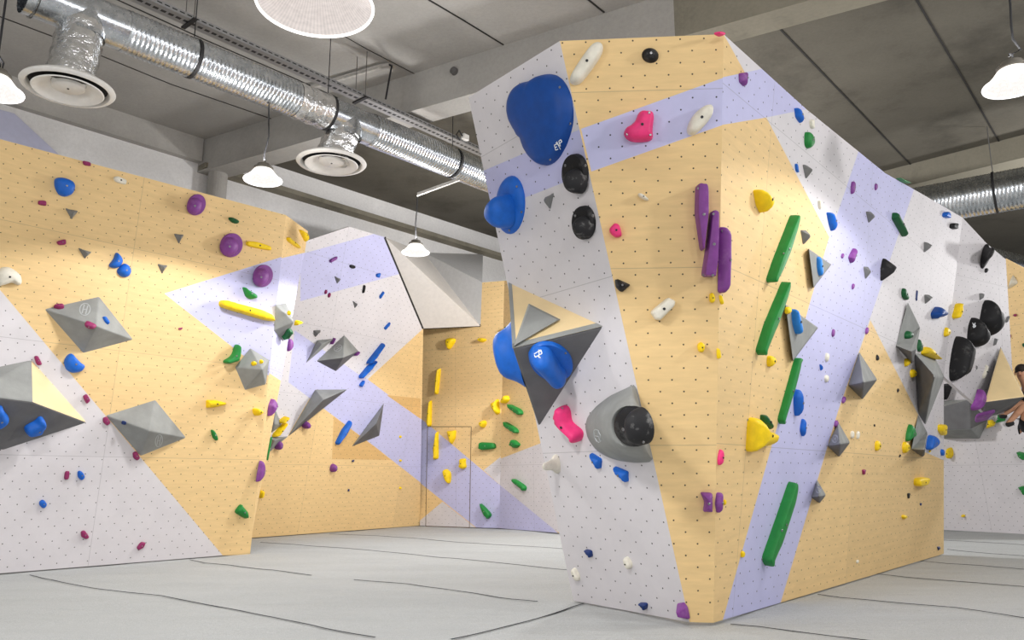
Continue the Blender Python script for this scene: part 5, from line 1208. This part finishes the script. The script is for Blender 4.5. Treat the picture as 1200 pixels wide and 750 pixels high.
pendant((-6, 107), 3.9, 52, 'pendant lamp cut by the left picture edge under the diffuser', PW * .6, sway([(2, 86), (4, 74), (-2, 64)], 0))
pendant((369, 6), 3.15, 131, 'largest and nearest pendant lamp, cut by the top edge of the picture', PW * .9, None, CZ, .4)
bq = dist((489, 228), 11.6); be = onaxis((537, 201)) - Z * DR * .95
hb = empty('conduit', bq, 'thin pale bar holding the small far pendant lamp out from the duct', 'conduit')
addmesh('conduit_bar', box_vf(bq.lerp(be, .5), (be - bq).normalized(), (be - bq).normalized().cross(Z).normalized(), Z, (be - bq).length, .045, .045), bpy.data.materials['pale_conduit'], hb, False)
# the rest of the lamps of the hall, behind and beside the viewer
for x, y, z, e in ((-4.5, -1.0, 3.2, 1.3), (1.5, -1.0, 4.2, .7), (6.2, 2.5, 4.4, 1.5), (9.5, 4.5, 4.4, .35), (8.5, 7.5, 4.4, .65), (11.5, 13.0, 4.4, 2.2), (2.0, 13.0, 4.4, 2.6), (-7.5, 5.0, 4.4, .15), (5.0, -4.5, 4.2, 1), (-3.0, -5, 3.2, 1.0)):
    ld = bpy.data.lights.new('hall_lamp_light', 'POINT'); ld.energy = PW * 1.1 * e; ld.shadow_soft_size = .25; ld.color = LC
    lo = bpy.data.objects.new('hall_lamp_light', ld); COL.objects.link(lo); lo.location = (x, y, z)

# ------------------------------------------------------------------ soft ambient light added through the open sides of the hall
w = bpy.data.worlds.new('hall_light'); SC.world = w; w.use_nodes = True
w.node_tree.nodes['Background'].inputs[0].default_value = (.93, .95, 1, 1); w.node_tree.nodes['Background'].inputs[1].default_value = .42
vs_ = SC.view_settings; vs_.view_transform = 'Standard'; vs_.look = 'None'; vs_.gamma = 1; vs_.exposure = -.08; vs_.use_curve_mapping = False
# ------------------------------------------------------------------ the climber at the right edge
def climber():
    Y = 11.2
    def J(x, y, dy=0): return dist((x, y), Y + dy)
    root = J(1209, 500)
    pts = dict(pelvis=J(1209, 500), belly=J(1211, 482), chest=J(1211, 463), neck=J(1203, 449), skull=J(1197.5, 440), crown=J(1197, 431),
               hipL=J(1205, 499, -.10), kneeL=J(1201, 474, -.30), ankL=J(1186, 491, -.18), toeL=J(1180, 497.5, -.14),
               hipR=J(1206, 503, .12), kneeR=J(1199.5, 470, -.02), ankR=J(1178, 484, .10), toeR=J(1171.5, 487, .14),
               shL=J(1208, 456, -.19), elL=J(1222, 443, -.34), wrL=J(1224, 422, -.1), haL=J(1224, 414, .0),
               shR=J(1209, 456, .19), elR=J(1221, 441, .35), wrR=J(1228, 421, .22), haR=J(1229, 413, .24))
    ed = [('pelvis', 'belly'), ('belly', 'chest'), ('chest', 'neck'), ('neck', 'skull'), ('skull', 'crown'), ('pelvis', 'hipL'), ('hipL', 'kneeL'), ('kneeL', 'ankL'), ('ankL', 'toeL'),
          ('pelvis', 'hipR'), ('hipR', 'kneeR'), ('kneeR', 'ankR'), ('ankR', 'toeR'), ('chest', 'shL'), ('shL', 'elL'), ('elL', 'wrL'), ('wrL', 'haL'), ('chest', 'shR'), ('shR', 'elR'), ('elR', 'wrR'), ('wrR', 'haR')]
    rad = dict(pelvis=.14, belly=.125, chest=.145, neck=.055, skull=.082, crown=.075, hipL=.095, kneeL=.06, ankL=.038, toeL=.032, hipR=.095, kneeR=.06, ankR=.038, toeR=.032,
               shL=.06, elL=.042, wrL=.028, haL=.034, shR=.06, elR=.042, wrR=.028, haR=.034)
    for s in 'LR':      # five short finger chains on each hand, curled over the hold above
        for i in range(5):
            a = pts['ha' + s]; sx = (i - 2) * .019
            p1 = a + V((sx, -.03 if i else -.01, .04 + (.012 if i in (2, 3) else 0))); p2 = p1 + V((sx * .2, .035, .022))
            if i == 0: p1 = a + V((-.05, .0, .0)); p2 = p1 + V((-.015, .03, .02))
            pts['f%s%d' % (s, i)] = p1; pts['g%s%d' % (s, i)] = p2; rad['f%s%d' % (s, i)] = .010; rad['g%s%d' % (s, i)] = .009
            ed += [('ha' + s, 'f%s%d' % (s, i)), ('f%s%d' % (s, i), 'g%s%d' % (s, i))]
    t = empty('person', V((root.x, root.y, root.z)), 'climber in black shorts hanging at the right picture edge, feet drawn up behind the volume', 'person')
    def skin(name, keys, edges, grow, mat, parent, rootk, sub=2):
        me = bpy.data.meshes.new(name); ix = {k: i for i, k in enumerate(keys)}
        me.from_pydata([tuple(pts[k] - root) for k in keys], [(ix[a], ix[b]) for a, b in edges if a in ix and b in ix], [])
        o = link(name, me, None, parent); sk = o.modifiers.new('skin', 'SKIN'); sk.use_smooth_shade = True
        d = me.skin_vertices[0].data if me.skin_vertices else None
        if d is None:
            bpy.context.view_layer.objects.active = o; o.select_set(True); bpy.ops.object.mode_set(mode='EDIT'); bpy.ops.object.mode_set(mode='OBJECT'); d = me.skin_vertices[0].data
        for k in keys:
            d[ix[k]].radius = (rad[k] * grow,) * 2; d[ix[k]].use_root = (k == rootk)
        ss = o.modifiers.new('sub', 'SUBSURF'); ss.levels = ss.render_levels = sub
        o.data.materials.append(mat); return o
    ms = plain('skin', (214, 160, 128), .55, var=.06); mb = plain('black_cloth', (24, 24, 30), .85, var=.1); mt = plain('dark_shirt', (44, 36, 44), .85, var=.1); mh = plain('dark_hair', (44, 34, 28), .7, var=.2); mw = plain('shoe_black', (26, 26, 28), .6)
    skin('body', list(pts), ed, 1, ms, t, 'pelvis')
    pts2 = dict(pts)
    pts['thL'] = pts['hipL'].lerp(pts['kneeL'], .55); rad['thL'] = .092; pts['thR'] = pts['hipR'].lerp(pts['kneeR'], .5); rad['thR'] = .092
    skin('shorts', ['pelvis', 'belly', 'hipL', 'hipR', 'thL', 'thR'], [('pelvis', 'belly'), ('pelvis', 'hipL'), ('hipL', 'thL'), ('pelvis', 'hipR'), ('hipR', 'thR')], 1.14, mb, t, 'pelvis')
    for s in 'LR':
        pts['sl' + s] = pts['sh' + s].lerp(pts['el' + s], .4); rad['sl' + s] = .056
    pts['collar'] = pts['chest'].lerp(pts['neck'], .55); rad['collar'] = .085; pts['hem'] = pts['belly'].lerp(pts['pelvis'], .6); rad['hem'] = .135
    skin('shirt', ['hem', 'belly', 'chest', 'collar', 'shL', 'shR', 'slL', 'slR'], [('hem', 'belly'), ('belly', 'chest'), ('chest', 'collar'), ('chest', 'shL'), ('chest', 'shR'), ('shL', 'slL'), ('shR', 'slR')], 1.12, mt, t, 'belly')
    for s in 'LR':
        pts['heel'] = pts['ank' + s] + V((.03, 0, -.045)); rad['heel'] = .036; pts['midf'] = pts['ank' + s].lerp(pts['toe' + s], .55) + V((0, 0, -.02)); rad['midf'] = .038; pts['tip'] = pts['toe' + s] + (pts['toe' + s] - pts['ank' + s]) * .25; rad['tip'] = .03
        skin('climbing_shoe', ['heel', 'midf', 'tip'], [('heel', 'midf'), ('midf', 'tip')], 1.15, mw, t, 'heel')
    # head: hair cap, ears, nose, eyes and mouth; the face looks left along the wall
    hc = pts['skull'].lerp(pts['crown'], .4); fd = V((-.75, -.62, -.1)).normalized(); sd = fd.cross(V((0, 0, 1))).normalized(); up = sd.cross(fd)
    def blob(name, c, a, b, d, mat, par):
        vs, fs = [], []
        for i in range(9):
            th = math.pi * i / 8
            for j in range(14):
                ph = 2 * math.pi * j / 14; vs.append(c + fd * (a * math.sin(th) * math.cos(ph)) + sd * (b * math.sin(th) * math.sin(ph)) + up * (d * math.cos(th)))
        for i in range(8):
            for j in range(14): fs.append((i * 14 + j, i * 14 + (j + 1) % 14, i * 14 + 14 + (j + 1) % 14, i * 14 + 14 + j))
        return mesh(name, vs, fs, mat, par, origin=c, smooth=True, merge=1e-5)
    blob('hair', hc - fd * .025 + up * .038, .096, .088, .085, mh, t)
    blob('nose', hc + fd * .088 - up * .01, .016, .012, .022, ms, t)
    for s in (-1, 1):
        blob('ear', hc + sd * (.086 * s) - up * .005, .02, .008, .03, ms, t); blob('eye', hc + fd * .079 + sd * (.03 * s) + up * .012, .007, .012, .008, M['bolt_dark'], t)
    blob('mouth', hc + fd * .082 - up * .045, .006, .022, .006, plain('lips', (170, 96, 88), .5), t)
climber()
